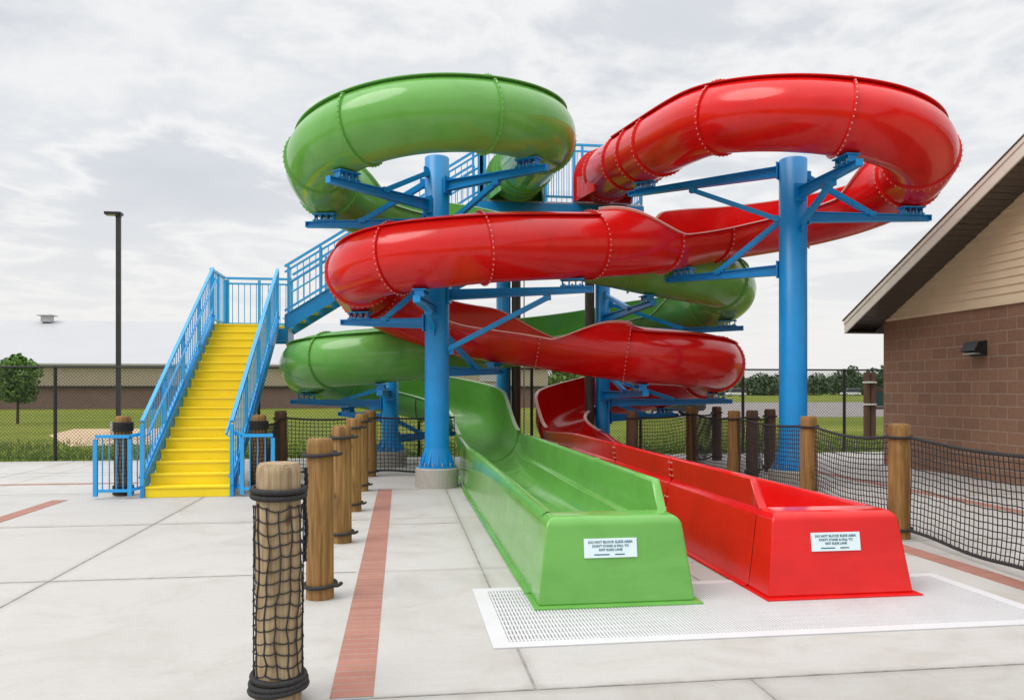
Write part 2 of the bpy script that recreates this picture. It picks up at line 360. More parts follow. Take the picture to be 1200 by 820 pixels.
class Slide:
    def __init__(s, pts):
        s.P, s.ds = smooth_path(pts); n = len(s.P); s.n = n
        s.T = [(s.P[min(n-1, i+1)]-s.P[max(0, i-1)]).normalized() for i in range(n)]
        s.T[-1] = Vector((0, -1, s.T[-1].z)).normalized()
        s.S = [Vector((t.y, -t.x, 0)).normalized() for t in s.T]
        s.U = [a.cross(t).normalized() for a, t in zip(s.S, s.T)]
        s.open = [0.0]*n; s.side = [1]*n; s.tail = True; s.dips = []
    def idx(s, u, v, z):
        q = W(u, v, z); return min(range(s.n), key=lambda i: (s.P[i].xy-q.xy).length + .8*abs(s.P[i].z-z))
    def set_open(s, i0, i1, side, tl=1.5, end=True):
        k = tl/s.ds
        for i in range(s.n):
            a = (i-i0)/k; b = (i1-i)/k if end else 1
            o = max(0, min(1, a, b)); o = .65*o+.35*o*o*(3-2*o)
            if o > 0: s.open[i] = o; s.side[i] = side
    def rng(s, i):
        o = s.open[i]; f = max(0.0, 1-(s.n-1-i)*s.ds/1.9) if s.tail else 0.0; f = f*f*(3-2*f)
        ain = R(180+(93-3*f-180)*o); dp = 0.0
        for a0, a1, a2 in s.dips:          # the tall outer wall is cut down before the flume closes again
            if a0 < i*s.ds < a2: q = min(1, (i*s.ds-a0)/(a1-a0)); dp = max(dp, q*q*(3-2*q))
        aout = R(180+(145-47*f-48*dp*(1-f)-180)*o)
        return (-ain, aout) if s.side[i] > 0 else (-aout, ain)
    def pt(s, i, phi, r):
        o = s.open[i]; x = r*math.sin(phi); z = -r*math.cos(phi)
        if abs(phi) > math.pi/2 and o > 0:
            e = abs(phi)-math.pi/2; x2 = r*(1 if phi > 0 else -1)*(1-.06*e); z2 = RT*e*1.05
            x += (x2-x)*o; z += (z2-z)*o
        return s.P[i]+s.S[i]*x+s.U[i]*z
    def section(s, i0, i1, ncol=44):
        m = MB(); rows = list(range(i0, i1+1)); 
        grids = []
        for r in (RT, RT-.014):
            g = []
            for i in rows:
                a, b = s.rng(i); g.append([s.pt(i, a+(b-a)*k/ncol, r) for k in range(ncol+1)])
            grids.append(g)
        for gi, g in enumerate(grids):
            vs = [p for row in g for p in row]; fs = []
            for a in range(len(rows)-1):
                for k in range(ncol):
                    q = (a*(ncol+1)+k, a*(ncol+1)+k+1, (a+1)*(ncol+1)+k+1, (a+1)*(ncol+1)+k)
                    fs.append(q if gi == 0 else q[::-1])
            m.add(vs, fs, True)
        go, gi_ = grids
        for k in (0, ncol):
            if s.open[i0]+s.open[i1]+s.open[(i0+i1)//2] > 0:
                vs = [p for a in range(len(rows)) for p in (go[a][k], gi_[a][k])]
                m.add(vs, [(2*a, 2*a+1, 2*a+3, 2*a+2) for a in range(len(rows)-1)])
        for a in (0, len(rows)-1):
            vs = [p for k in range(ncol+1) for p in (go[a][k], gi_[a][k])]
            m.add(vs, [(2*k, 2*k+1, 2*k+3, 2*k+2) for k in range(ncol)])
        return m
    def rims(s, i0, i1, e):
        m = MB()
        rows = [i for i in range(i0, i1+1) if s.open[i] > .04]
        if len(rows) < 3: return None
        if True:
            pr = []
            for i in rows:
                phi = s.rng(i)[e]; sg = 1 if phi > 0 else -1
                p = s.pt(i, phi, RT-.02); q = s.pt(i, phi, RT+.045)
                t = s.pt(i, phi-sg*.03, RT) - s.pt(i, phi, RT); t.normalize()
                pr.append((p-t*.006, q-t*.006, q+t*.012, p+t*.012))
            vs = [x for a in pr for x in a]; fs = []
            for a in range(len(rows)-1):
                for k in range(4): fs.append((a*4+k, a*4+(k+1) % 4, a*4+4+(k+1) % 4, a*4+4+k))
            fs += [(0, 1, 2, 3), tuple((len(rows)-1)*4+k for k in (3, 2, 1, 0))]
            m.add(vs, fs)
        return m
    def lip(s, i0, i1, side):
        m = MB(); pr = []
        for i in range(i0, i1+1):
            p = s.pt(i, side*R(143), RT-.006); o = s.S[i]*side*.072+Vector((0, 0, .006)); u = Vector((0, 0, .015))
            pr.append((p, p+o, p+o+u, p+u))
        vs = [x for a in pr for x in a]; k = len(pr)
        m.add(vs, [(a*4+e, a*4+(e+1) % 4, a*4+4+(e+1) % 4, a*4+4+e) for a in range(k-1) for e in range(4)]+[(0, 1, 2, 3), tuple((k-1)*4+e for e in (3, 2, 1, 0))])
        return m
    def flange(s, i, wid=.042, hgt=.030):
        m = MB(); a, b = s.rng(i); n = 48; vs = []
        for k in range(n+1):
            phi = a+(b-a)*k/n; p = s.pt(i, phi, RT); q = s.pt(i, phi, RT+hgt); t = s.T[i]*wid/2
            vs += [p-t, q-t*.8, q+t*.8, p+t]
        fs = []
        for k in range(n):
            for e in range(3): fs.append((k*4+e, k*4+4+e, k*4+5+e, k*4+1+e))
        m.add(vs, fs)
        m.cur = 1
        nb = int((b-a)/R(8.5))
        for k in range(nb):
            phi = a+(b-a)*(k+.5)/nb; p = s.pt(i, phi, RT+hgt*.55)
            q = s.pt(i, phi, RT+hgt-.006); q2 = s.pt(i, phi, RT+hgt+.012); m.cyl(q, q2, .0115, .0095, 6)
        return m
red, grn = Slide(red_pts), Slide(grn_pts)
red.dips = [(13.5, 14.3, 16.2), (23.4, 25.0, 27.4)]
grn.dips = [(13.4, 14.2, 16.0), (24.2, 25.4, 27.2)]
# open stretches (red turns left / right / left, green the other way round)
red.set_open(red.idx(6.15, 12.15, 4.9), red.idx(1.2, 12.2, 3.75), 1)
red.set_open(red.idx(-2.38, 13.1, 3.2), red.idx(2.15, 14.1, 2.12), -1)
red.set_open(red.idx(3.95, 16.4, 1.8), 0, 1, end=False)
grn.set_open(grn.idx(-2.99, 12.6, 4.8), grn.idx(2.3, 14.07, 3.72), -1)
grn.set_open(grn.idx(4.15, 16.4, 3.25), grn.idx(-1.95, 14.4, 2.2), 1)
grn.set_open(grn.idx(-3.95, 16.3, 1.8), 0, -1, end=False)

def build_slide(s, name, label, mat, rim, bolt, stations, loc):
    t = thing(name, label, 'water slide', loc)
    st = [0]+stations+[s.n-1]
    for a, b in zip(st, st[1:]):
        op = s.open[(a+b)//2]
        o = s.section(a, b).build('flume_section' if op > .5 else 'tube_section', mat, t)
        for e in (0, 1):
            rm = s.rims(a, b, e)
            if rm: rm.build('rim', rim, o)
        sm_ = (a+b)/2*s.ds
        for l0, l1, sd_ in s.lips:
            if l0 < sm_ < l1 and op < .02: s.lip(a, b, sd_).build('top_lip', mat, o)
        if b == s.n-1: s.flange(b-1, .03, .075).build('joint_flange', [mat, mat], o)
        if a > 0: s.flange(a).build('joint_flange', [mat, bolt], o)
    return t
def uniform(s, first, gap):
    out = []; d = first
    while d < s.n*s.ds-.5: out.append(int(d/s.ds)); d += gap
    return out
red.lips = [(1.7, 9.4, 1), (15.6, 21.2, -1), (25.9, 30.4, 1)]
grn.lips = [(3.0, 9.4, -1), (15.4, 19.3, 1), (26.4, 31.2, -1)]
red_st = [int(x/red.ds) for x in (.6, 1.75, 2.4, 3.0, 4.7, 6.35, 8.3, 9.1, 11.2, 13.0, 14.4, 15.8, 17.65, 18.95, 20.1, 21.0, 22.8, 24.4, 26.0, 28.3, 29.7, 31.4, 33.2, 34.7)]
grn_st = [int(x/grn.ds) for x in (.55, 1.0, 1.5, 3.3, 5.35, 7.1, 8.4, 9.3, 11.4, 13.4, 15.3, 17.2, 19.1, 20.9, 22.7, 24.6, 26.5, 28.3, 29.9, 31.1, 33.0, 35.0, 36.6)]
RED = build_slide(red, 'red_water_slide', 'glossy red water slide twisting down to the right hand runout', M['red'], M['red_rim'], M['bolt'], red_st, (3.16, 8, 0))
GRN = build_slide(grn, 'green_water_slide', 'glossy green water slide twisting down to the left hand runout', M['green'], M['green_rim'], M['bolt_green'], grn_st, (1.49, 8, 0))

def start_tub(s, mat, parent):
    m = MB(); p = s.P[0]; t = s.T[0].copy(); t.z = 0; t.normalize(); sd = s.S[0]; zb = 5.235
    # square faced entry collar standing on the deck, a flat sole plate and two cheeks
    n = 24; vs = []
    for q, ex in ((p-t*.02, 0), (p+t*.10, 0)):
        for k in range(n+1):
            a = -math.pi*.5+math.pi*k/n
            x = math.sin(a)*(RT+.10); z = math.cos(a)*(RT+.10)
            vs.append(q+sd*x+Vector((0, 0, z)))
        vs.append(q+sd*(RT+.10)+Vector((0, 0, zb-p.z))); vs.append(q-sd*(RT+.10)+Vector((0, 0, zb-p.z)))
    k = n+3
    fs = [(i, (i+1) % k, k+(i+1) % k, k+i) for i in range(k)]
    # leave the bore open: front face as ring of quads to the inner circle
    m.add(vs, fs, False)
    for q, fl in ((p-t*.02, 1), (p+t*.10, 0)):
        outer = []; inner = []
        for i in range(48):
            a = 2*math.pi*i/48
            dx, dz = math.sin(a), math.cos(a)
            inner.append(q+sd*dx*RT*.98+Vector((0, 0, dz*RT*.98)))
            if dz >= 0: ox, oz = dx*(RT+.10), dz*(RT+.10)
            else:
                kx = (RT+.10)/max(1e-6, abs(dx)); kz = (p.z-zb)/max(1e-6, -dz); kk = min(kx, kz); ox, oz = dx*kk, dz*kk
            outer.append(q+sd*ox+Vector((0, 0, oz)))
        m.add(inner+outer, [((i, (i+1) % 48, 48+(i+1) % 48, 48+i) if fl else (48+i, 48+(i+1) % 48, (i+1) % 48, i)) for i in range(48)])
    for sg in (-1, 1):
        a = p+sd*sg*(RT+.085); b = p+t*.95+sd*sg*(RT-.10)
        m.add([Vector((a.x, a.y, zb)), Vector((b.x, b.y, zb-.0)), Vector((b.x, b.y, p.z-.20)), Vector((a.x, a.y, p.z+.05))]
              + [Vector((a.x, a.y, zb))-sd*sg*.03, Vector((b.x, b.y, zb))-sd*sg*.03, Vector((b.x, b.y, p.z-.20))-sd*sg*.03, Vector((a.x, a.y, p.z+.05))-sd*sg*.03],
              [(0, 1, 2, 3), (7, 6, 5, 4), (0, 4, 5, 1), (1, 5, 6, 2), (2, 6, 7, 3), (3, 7, 4, 0)])
    return m.build('entry_collar', mat, parent)
start_tub(red, M['red'], RED); start_tub(grn, M['green'], GRN)

def runout(xc, sg, ye, mat, parent):
    prof = [(-.60, .004), (-.60, .020), (-.556, .028), (-.498, .50), (-.490, .555), (-.470, .592), (-.440, .612), (-.400, .612), (-.378, .598),
            (-.350, .50), (-.325, .40), (-.275, .285), (-.18, .222), (0, .195), (.18, .222), (.275, .285), (.318, .40), (.328, .474), (.338, .490), (.392, .497),
            (.405, .80), (.412, .820), (.462, .820), (.470, .806), (.452, .600), (.470, .572), (.490, .556), (.500, .50), (.556, .028), (.60, .020), (.60, .004)]
    ys = [5.735, 5.76, 5.80, 5.86, 5.90, 6.4]+[7.0+(ye-7.0)*k/14 for k in range(15)]+[ye+.02]
    m = MB(); rows = []
    for y in ys:
        f = max(0, min(1, (y-5.74)/.16)); g = max(0, min(1, (y-ye+2.5)/2.5)); g = g*g*(3-2*g)
        row = []
        for j, (x, z) in enumerate(prof):
            if 9 <= j <= 19:              # the trough floor swells into the round flume
                xs = x*(1+.25*g); zc = .745-math.sqrt(max(1e-4, RT*RT-xs*xs)); zz = z+(zc-z)*g
                row.append(Vector((xc+sg*xs, y, zz))); continue
            if x > .38 and z > .56: z = min(z, .60)+(z-min(z, .60))*f
            if x < -.36 and z > .56: t_ = max(0, min(1, (y-ye+1.7)/1.7)); z = z+.135*t_*t_*(3-2*t_)
            if x > .36 and z > .70: z = z-.06*g
            if -.36 < x < .36 and z < .49: z = z+.062*max(0, (y-6)/(ye-6))
            wg = g; x = x+(max(-1, min(1, x/.33))*.10 if abs(x) < .49 else (-.06 if x > 0 else .06)*max(0, 1-z/.55))*wg
            row.append(Vector((xc+sg*x, y, z)))
        rows.append(row)
    k = len(prof)
    sharp = {2, 17, 18, 19, 23, 24, 27}
    # strips with duplicated verts at creases
    start = 0; cr = [0, 2, 3, 8, 9, 17, 19, 20, 23, 24, 26, 28, k-1]
    for a, b in zip(cr, cr[1:]):
        w = b-a+1; vs = [rows[r][j] for r in range(len(ys)) for j in range(a, b+1)]
        fs = [(r*w+j, r*w+j+1, (r+1)*w+j+1, (r+1)*w+j) for r in range(len(ys)-1) for j in range(w-1)]
        if sg > 0: fs = [f[::-1] for f in fs]
        m.add(vs, fs, True)
    # front & rear end caps of tall wall
    m.add([rows[0][j] for j in range(19, 26)], [tuple(range(7))])
    o = m.build('runout_trough', mat, parent)
    # rows of joint bolts on the two joints along the trough
    for yj in (7.75, 9.9):
        q = MB(); zs = [(x, z) for x, z in prof[19:29]]
        pts = [Vector((xc+sg*(x+.004), yj, z+.002)) for x, z in prof[20:30]]
        q.path(pts, .005, 4)
        q.cur = 1
        for z in (.10, .21, .32, .43, .64, .70, .77):
            x = .552-.054*(z-.03)/.5+.005 if z < .5 else .458+.018*(z-.6)/.2
            for dy in (-.035, .035):
                q.cyl((xc+sg*(x-.01), yj+dy, z), (xc+sg*(x+.008), yj+dy, z), .008, n=6)
        q.build('joint_flange', [mat, M['bolt'] if mat == M['red'] else M['bolt_green']], o)
    # closed end box
    bm = bmesh.new()
    co = [(-.562, 5.385, .018), (.562, 5.385, .018), (.562, 5.728, .018), (-.562, 5.728, .018), (-.485, 5.475, .612), (.485, 5.475, .612), (.490, 5.728, .612), (-.490, 5.728, .612)]
    vs = [bm.verts.new((xc+sg*x-0, y, z)) for x, y, z in co]
    fc = [(3, 2, 1, 0), (4, 5, 6, 7), (0, 1, 5, 4), (1, 2, 6, 5), (2, 3, 7, 6), (3, 0, 4, 7)]
    for f in fc: bm.faces.new([vs[i] for i in (f if sg > 0 else f[::-1])])
    bm.edges.ensure_lookup_table()
    def eb(pairs, w):
        es = [e for e in bm.edges if any({e.verts[0], e.verts[1]} == {vs[a], vs[b]} for a, b in pairs)]
        return bmesh.ops.bevel(bm, geom=es, offset=w, segments=6, profile=.5, affect='EDGES')
    eb([(4, 5), (5, 6), (4, 7)], .075)
    bm.normal_update()
    mm = MB(); bm.verts.index_update()
    mm.add([v.co.copy() for v in bm.verts], [[v.index for v in f.verts] for f in bm.faces], False); bm.free()
    box = mm.build('end_box', mat, parent, bevel=.012, seg=3)
    box.data.polygons.foreach_set('use_smooth', [True]*len(box.data.polygons))
    try: box.data.set_sharp_from_angle(angle=R(28))
    except Exception: pass
    fl = MB(); fl.box((xc, 5.555, .012), (1.20, .46, .016)); fl.build('foot_flange', mat, box, bevel=.004)
    # liability sign on the sloping front face
    y0, z0, y1, z1 = 5.385, .018, 5.475, .612
    def face(x, z, d): # point on the front face
        k2 = (z-z0)/(z1-z0); nrm = Vector((0, -(z1-z0), (y1-y0))).normalized()
        return Vector((xc+x, y0+(y1-y0)*k2, z))+nrm*d
    cz = .395; cxo = -.04 if sg > 0 else -.02
    s = MB(); a, b, hh = cxo-.190, cxo+.190, .066
    fr = [face(a, cz-hh, .008), face(b, cz-hh, .008), face(b, cz+hh, .008), face(a, cz+hh, .008)]
    bk = [face(a, cz-hh, .001), face(b, cz-hh, .001), face(b, cz+hh, .001), face(a, cz+hh, .001)]
    s.add(fr+bk, [(0, 1, 2, 3), (7, 6, 5, 4), (0, 4, 5, 1), (1, 5, 6, 2), (2, 6, 7, 3), (3, 7, 4, 0)])
    sign = s.build('sign', M['signblue'], parent); sign['label'] = 'pale blue notice plate on the end box'
    tilt = math.atan2(y1-y0, z1-z0)
    lines = [('DO NOT BLOCK SLIDE AREA', .0245, .040), ("DON'T STAND & FALL TO", .0225, .013), ('EXIT SLIDE LANE', .0225, -.013)]
    mb = MB()
    for txt, size, dz in lines:
        cu = bpy.data.curves.new('txt', 'FONT'); cu.body = txt; cu.size = size; cu.align_x = 'CENTER'; cu.align_y = 'CENTER'; cu.extrude = .0005; cu.offset = .0006; cu.resolution_u = 2
        to = bpy.data.objects.new('txt', cu); COL.objects.link(to)
        dg = bpy.context.evaluated_depsgraph_get(); dg.update(); me = bpy.data.meshes.new_from_object(to.evaluated_get(dg))
        mat4 = Matrix.Translation(face(cxo, cz+dz, .0095)) @ Matrix.Rotation(math.pi/2-tilt, 4, 'X')
        mb.add([mat4 @ v.co for v in me.vertices], [list(p.vertices) for p in me.polygons])
        bpy.data.objects.remove(to); bpy.data.curves.remove(cu); bpy.data.meshes.remove(me)
    for x0, x1, z in ((-.12, -.01, -.045), (.03, .10, -.045)):
        f4 = [face(cxo+x0, cz+z-.004, .0095), face(cxo+x1, cz+z-.004, .0095), face(cxo+x1, cz+z+.004, .0095), face(cxo+x0, cz+z+.004, .0095)]
        mb.add(f4, [(0, 1, 2, 3)])
    mb.build('lettering', M['ink'], sign)
runout(1.495, 1, 13.6, M['green'], GRN)
runout(3.165, -1, 14.5, M['red'], RED)

# ------------------------------------------------------------------ blue support columns
def column(label, u, v, rad, top, arms, ped=None, cat='support column'):
    b = W(u, v); t = thing('support_column', label, cat, b, 'blue slide support columns')
    pr, ph = ped
    m = MB(); m.lathe(b, [(pr, 0), (pr, ph-.02), (pr-.02, ph), (0.001, ph)], 32, False)
    p = m.build('pedestal', M['pedestal'], t)
    m = MB(); m.lathe(b, [(rad, ph+.03), (rad, top-.012), (rad-.012, top), (.001, top)], 32, True)
    pole = m.build('pole', M['blue'], t)
    m = MB(); m.lathe(b, [(.001, ph+.002), (pr*.90, ph+.002), (pr*.90, ph+.028), (rad, ph+.028)], 32, False)
    for k in range(12):
        a = 2*math.pi*k/12; d = Vector((math.cos(a), math.sin(a), 0)); q = Vector((-d.y, d.x, 0))*.007
        z0, z1 = ph+.029, ph+.029+rad*1.55
        pts = [b+d*(rad-.01)+Vector((0, 0, z0)), b+d*(pr*.82)+Vector((0, 0, z0)), b+d*(pr*.82)+Vector((0, 0, z0+.03)), b+d*(rad-.01)+Vector((0, 0, z1))]
        m.add([x-q for x in pts]+[x+q for x in pts], [(3, 2, 1, 0), (4, 5, 6, 7), (0, 1, 5, 4), (1, 2, 6, 5), (2, 3, 7, 6), (3, 0, 4, 7)])
    # sheet skirt between gussets
    m.lathe(b, [(pr*.74, ph+.030), (rad+.004, ph+.03+rad*1.45)], 24, False)
    m.build('base_plate', M['blue'], t)
    m = MB()
    for k in range(12):
        a = 2*math.pi*(k+.5)/12; d = Vector((math.cos(a), math.sin(a), 0))
        m.cyl(b+d*pr*.82+Vector((0, 0, ph+.028)), b+d*pr*.82+Vector((0, 0, ph+.085)), .014, n=8)
    m.build('anchor_bolts', M['steel'], t)
    for (s, tu, tv, tz, strut, *opt) in arms:
        i = s.idx(tu, tv, tz); c = s.P[i]; tb = c - Vector((0, 0, RT/max(.8, abs(s.U[i].z)))); az = tb.z-.13
        d = Vector((c.x-b.x, c.y-b.y, 0)); ln = d.length; d.normalize()
        m = MB()
        p0 = b+d*(rad-.02)+Vector((0, 0, az)); p1 = b+d*(ln+.30)+Vector((0, 0, az))
        sd = Vector((-d.y, d.x, 0))
        # tapered I beam: two flanges and a web
        L1, L2 = .15, .075
        for zz, zz2 in ((-L1, -L2), (0, 0)):
            m.bar(p0+Vector((0, 0, zz)), p1+Vector((0, 0, zz2)), .105, .014)
        m.bar(p0+Vector((0, 0, -L1/2)), p1+Vector((0, 0, -L2/2)), .012, L1-.016, .012, L2-.016)
        m.box(b+d*(rad+.012)+Vector((0, 0, az-.07)), (.024, .19, .26), math.atan2(d.y, d.x))
        m.bar(p1+Vector((0, 0, -L2/2))-d*.001, p1+Vector((0, 0, -L2/2))+d*.012, .105, L2+.016)
        arm = m.build('arm', M['blue'], t)
        # saddle
        m = MB(); q = Vector((c.x, c.y, az)); ang = math.atan2(d.y, d.x)
        m.box(q+Vector((0, 0, .018)), (.36, .16, .018), ang); m.box(q+Vector((0, 0, .112)), (.36, .20, .018), ang)
        for e in (-.15, -.05, .05, .15): m.box(q+d*e+Vector((0, 0, .065)), (.012, .13, .075), ang)
        m.build('saddle', M['blue'], arm)
        m = MB()
        for e in (-.12, 0, .12):
            for f in (-.06, .06): m.cyl(q+d*e+sd*f+Vector((0, 0, .0)), q+d*e+sd*f+Vector((0, 0, .055)), .012, n=6)
        m.build('bolts', M['steel'], arm)
        if strut:
            fr = opt[0] if opt else .62; dz = opt[1] if len(opt) > 1 else .62
            m = MB(); e0 = b+d*(rad-.01)+Vector((0, 0, az-.07+strut*dz)); e1 = b+d*(rad+(ln-rad)*fr)+Vector((0, 0, az-.07+(.07 if strut > 0 else -.08)))
            m.bar(e0, e1, .075, .075); m.box(b+d*(rad+.03)+Vector((0, 0, az-.07+strut*dz)), (.10, .02, .16), ang)
            m.box(e1, (.11, .10, .07), ang)
            m.build('strut', M['blue'], arm)
    return t
column('tall blue column in front, rising between the green and red loops on the left', -1.17, 12.42, .19, 5.12, [
    (grn, -3.0, 12.7, 4.8, 1), (grn, -2.3, 11.1, 5.0, 1, .55, .5), (grn, .25, 11.6, 5.3, -1), (grn, -.2, 14.1, 4.3, -1, .6, .5),
    (red, -2.43, 12.7, 3.3, 1), (red, .95, 12.05, 3.75, -1, .8, .85), (red, -1.3, 11.4, 3.5, -1, .5, .3), (red, -.3, 14.25, 2.5, 1)], (.335, .30))
column('thickest blue column at right, holding up the top red loop', 4.27, 12.1, .205, 5.0, [
    (red, 2.35, 13.6, 5.5, -1, .62, .75), (red, 4.5, 10.72, 5.15, -1, .7, .5), (red, 6.2, 12.3, 4.8, 1), (red, 2.9, 13.35, 4.05, 1, .62, .75)], (.36, .30))
column('short blue column on a round concrete footing behind the rope net, under the green tube', -2.42, 15.8, .165, 1.67, [
    (grn, -4.03, 15.6, 1.95, 1, .5, .3), (grn, -3.5, 16.9, 1.6, 1, .5, .3), (grn, -2.3, 14.3, 2.1, 0), (grn, -1.4, 16.95, 1.27, 1, .5, .35)], (.33, .30))
column('slim blue column beside a dark pipe, left of the two under the platform', -.184, 17.2, .155, 5.05, [], (.28, .15))
column('slim blue column beside a dark pipe, right of the two under the platform, inside the lower red turn', 1.9, 16.7, .155, 5.05, [
    (grn, 4.22, 15.7, 3.38, 1), (grn, 2.4, 14.07, 3.7, 1, .6, .5), (red, 4.02, 15.7, 1.95, 1, .6, .5), (red, 2.3, 14.06, 2.1, 1, .6, .5), (red, 3.3, 17.25, 1.6, 1, .6, .35)], (.28, .15))
for lab, (u, v), in (('dark bronze water pipe rising beside the left slim blue column', (.09, 17.22)), ('dark bronze water pipe rising beside the right slim blue column', (1.62, 16.62))):
    b = W(u, v); t = thing('water_pipe', lab, 'pipe', b, 'dark pipes under the platform')
    m = MB(); m.cyl(b, b+Vector((0, 0, 4.9)), .10, n=20); m.build('pipe', M['brownpipe'], t)
    m = MB()
    for z in (.4, 2.75, 4.2): m.cyl(b+Vector((0, 0, z)), b+Vector((0, 0, z+.05)), .108, n=20)
    m.build('clamp', M['steel'], t)
    m = MB(); m.cyl(b+Vector((.17, -.02, 0)), b+Vector((.17, -.02, 4.9)), .014, n=8); m.build('conduit', M['steel'], t)

# ------------------------------------------------------------------ stair tower
tower = thing('slide_tower', 'blue steel slide tower with yellow stairs, landing and high platform', 'stair tower', (-2.97, 11.7, 0))
XL, XR, YB, NR, ZL, YT = -3.53, -2.40, 11.70, 18, 2.77, 15.88
rs = ZL/NR; tr = (YT-YB)/(NR-1)
for i in range(NR):
    m = MB(); y0 = YB+tr*i; z1 = rs*(i+1)
    dep = tr+.03 if i < NR-1 else .30
    m.box(((XL+XR)/2, y0+dep/2-.012, z1-.016), (XR-XL+.014, dep, .032))
    m.box(((XL+XR)/2, y0+.008, z1-rs/2-.017), (XR-XL+.012, .012, rs-.034))
    m.build('step', M['yellow'], tower, bevel=.009, seg=2)
def stringer(p0, p1, h=.27, t=.05):
    m = MB(); p0 = Vector(p0); p1 = Vector(p1)
    d = (p1-p0).normalized(); sd = Vector((-d.y, d.x, 0)).normalized()
    vs = [p+sd*s*t/2+Vector((0, 0, z)) for p in (p0, p1) for s in (-1, 1) for z in (-h*.5, h*.5)]
    m.add(vs, [(0, 1, 3, 2), (4, 6, 7, 5), (0, 4, 5, 1), (2, 3, 7, 6), (1, 5, 7, 3), (0, 2, 6, 4)])
    # top flange
    m.bar(p0+Vector((0, 0, h/2+.008)), p1+Vector((0, 0, h/2+.008)), t+.045, .016)
    return m.build('stringer', M['blue'], tower)
for x in (XL-.035, XR+.035): stringer((x, YB-.03, .135), (x, YT+.02, ZL+.02))
def railing(p0, p1, h, posts, gap=.115, bot=.09, hand=None, name='railing', second=None):
    """p0,p1 feet of the railing line; posts = list of fractions"""
    p0 = Vector(p0); p1 = Vector(p1); up = Vector((0, 0, 1)); d = p1-p0; ln = d.length
    m = MB(); m.bar(p0+up*h, p1+up*h, .05, .045); o = m.build(name, M['blue_rail'], tower)
    q = MB(); q.bar(p0+up*bot, p1+up*bot, .04, .04); q.build('bottom_rail', M['blue_rail'], o)
    if second: q = MB(); q.bar(p0+up*(h-second), p1+up*(h-second), .035, .035); q.build('middle_rail', M['blue_rail'], o)
    for f in posts:
        q = MB(); c = p0+d*f; q.box(c+up*(h/2-.03), (.052, .052, h-.01)); q.build('post', M['blue_rail'], o)
    q = MB(); n = max(2, int(Vector((d.x, d.y, 0)).length/gap)); top = h-(second or 0)
    for k in range(1, n):
        c = p0+d*k/n; q.cyl(c+up*(bot+.01), c+up*(top-.01), .0085, n=6, caps=False)
    q.build('pickets', M['blue_rail'], o)
    if hand:
        q = MB(); off, hz = hand
        q.cyl(p0+off+up*hz, p1+off+up*hz, .02, n=10)
        for f in posts:
            c = p0+d*f; q.cyl(c+up*(hz-.05), c+off+up*(hz-.005), .009, n=6)
        q.build('handrail', M['blue_rail'], o)
    return o
sl = ZL/(YT-YB)
for x, off in ((XL-.035, Vector((.075, 0, 0))), (XR+.035, Vector((-.075, 0, 0)))):
    railing((x, YB-.02, .20), (x, YT, ZL+.20), .86, (.0, .25, .5, .75, 1.0), hand=(off, .68))
# level lower returns beside the first step
for x0, x1 in ((-4.17, -3.72), (-2.22, -1.80)):
    railing((x0, 11.66, .06), (x1, 11.66, .06), .80, (0, 1), gap=.085, bot=.05)
xj = (-3.72, -2.22)
for xa, xb in ((-3.72, XL-.04), (-2.22, XR+.04)):
    railing((xa, 11.66, .06), (xb, 11.80, .10), .80, (), gap=.07, bot=.05)
# landing
YE = 17.08
m = MB(); m.box((-2.92, (YT+.29+YE)/2, ZL-.03), (1.36, YE-YT-.29, .05)); m.build('landing', M['yellow'], tower)
m = MB()
for y in (YT+.26, YE): m.box((-2.92, y, ZL-.19), (1.40, .06, .24))
for x in (-3.60, -2.24): m.box((x, (YT+.26+YE)/2, ZL-.19), (.06, YE-YT-.33, .24))
m.build('landing_frame', M['blue'], tower)
railing((-3.60, YT, ZL), (-3.60, YE, ZL), 1.04, (0, .5, 1), bot=.1)
railing((-3.57, YE+.03, ZL), (-2.26, YE+.03, ZL), 1.04, (0.02, .5, 1), bot=.1, second=.11)
# upper flight to the platform (runs to the right)
X0, X1, ZP = -2.24, 1.55, 5.22; n2 = 15; rs2 = (ZP-ZL)/n2; tr2 = (X1-X0)/(n2)
YA = YT+.06
for i in range(n2-1):
    m = MB(); m.box((X0+tr2*(i+.5)+.02, (YA+YE)/2, ZL+rs2*(i+1)-.02), (tr2+.03, YE-YA-.08, .04)); m.build('step', M['yellow'], tower)
for y in (YA, YE): stringer((X0, y, ZL+.02), (X1, y, ZP-.02), .30)
railing((X0, YA, ZL+.15), (X1, YA, ZP+.15), .98, (0.02, .18, .5, .82, 1), bot=.12, second=.11, hand=(Vector((0, .08, 0)), .62))
railing((X0, YE, ZL+.15), (X1, YE, ZP+.15), .98, (.18, .5, .82, 1), bot=.12, second=.11, hand=(Vector((0, -.08, 0)), .62))
# platform
PX0, PX1, PY0, PY1 = 1.55, 4.78, 15.48, 17.25
m = MB(); m.box(((PX0+PX1)/2, (PY0+PY1)/2, ZP-.02), (PX1-PX0, PY1-PY0, .04)); m.build('platform_deck', M['steel'], tower)
m = MB()
for y in (PY0, PY1): m.box(((PX0+PX1)/2, y, ZP-.165), (PX1-PX0+.08, .07, .245))
for x in (PX0, (PX0+PX1)/2, PX1): m.box((x, (PY0+PY1)/2, ZP-.165), (.07, PY1-PY0-.08, .24))
for x in (2.1, 2.65, 3.7, 4.25): m.box((x, (PY0+PY1)/2, ZP-.14), (.05, PY1-PY0-.08, .16))
m.build('platform_frame', M['blue'], tower)
for x0, x1 in ((PX0, 1.62), (2.78, 3.40), ):
    railing((x0, PY0, ZP), (x1, PY0, ZP), 1.25, (0, 1), gap=.10, bot=.1)
railing((PX0, PY0, ZP), (PX0, YA-.02, ZP), 1.25, (0, 1), bot=.1)
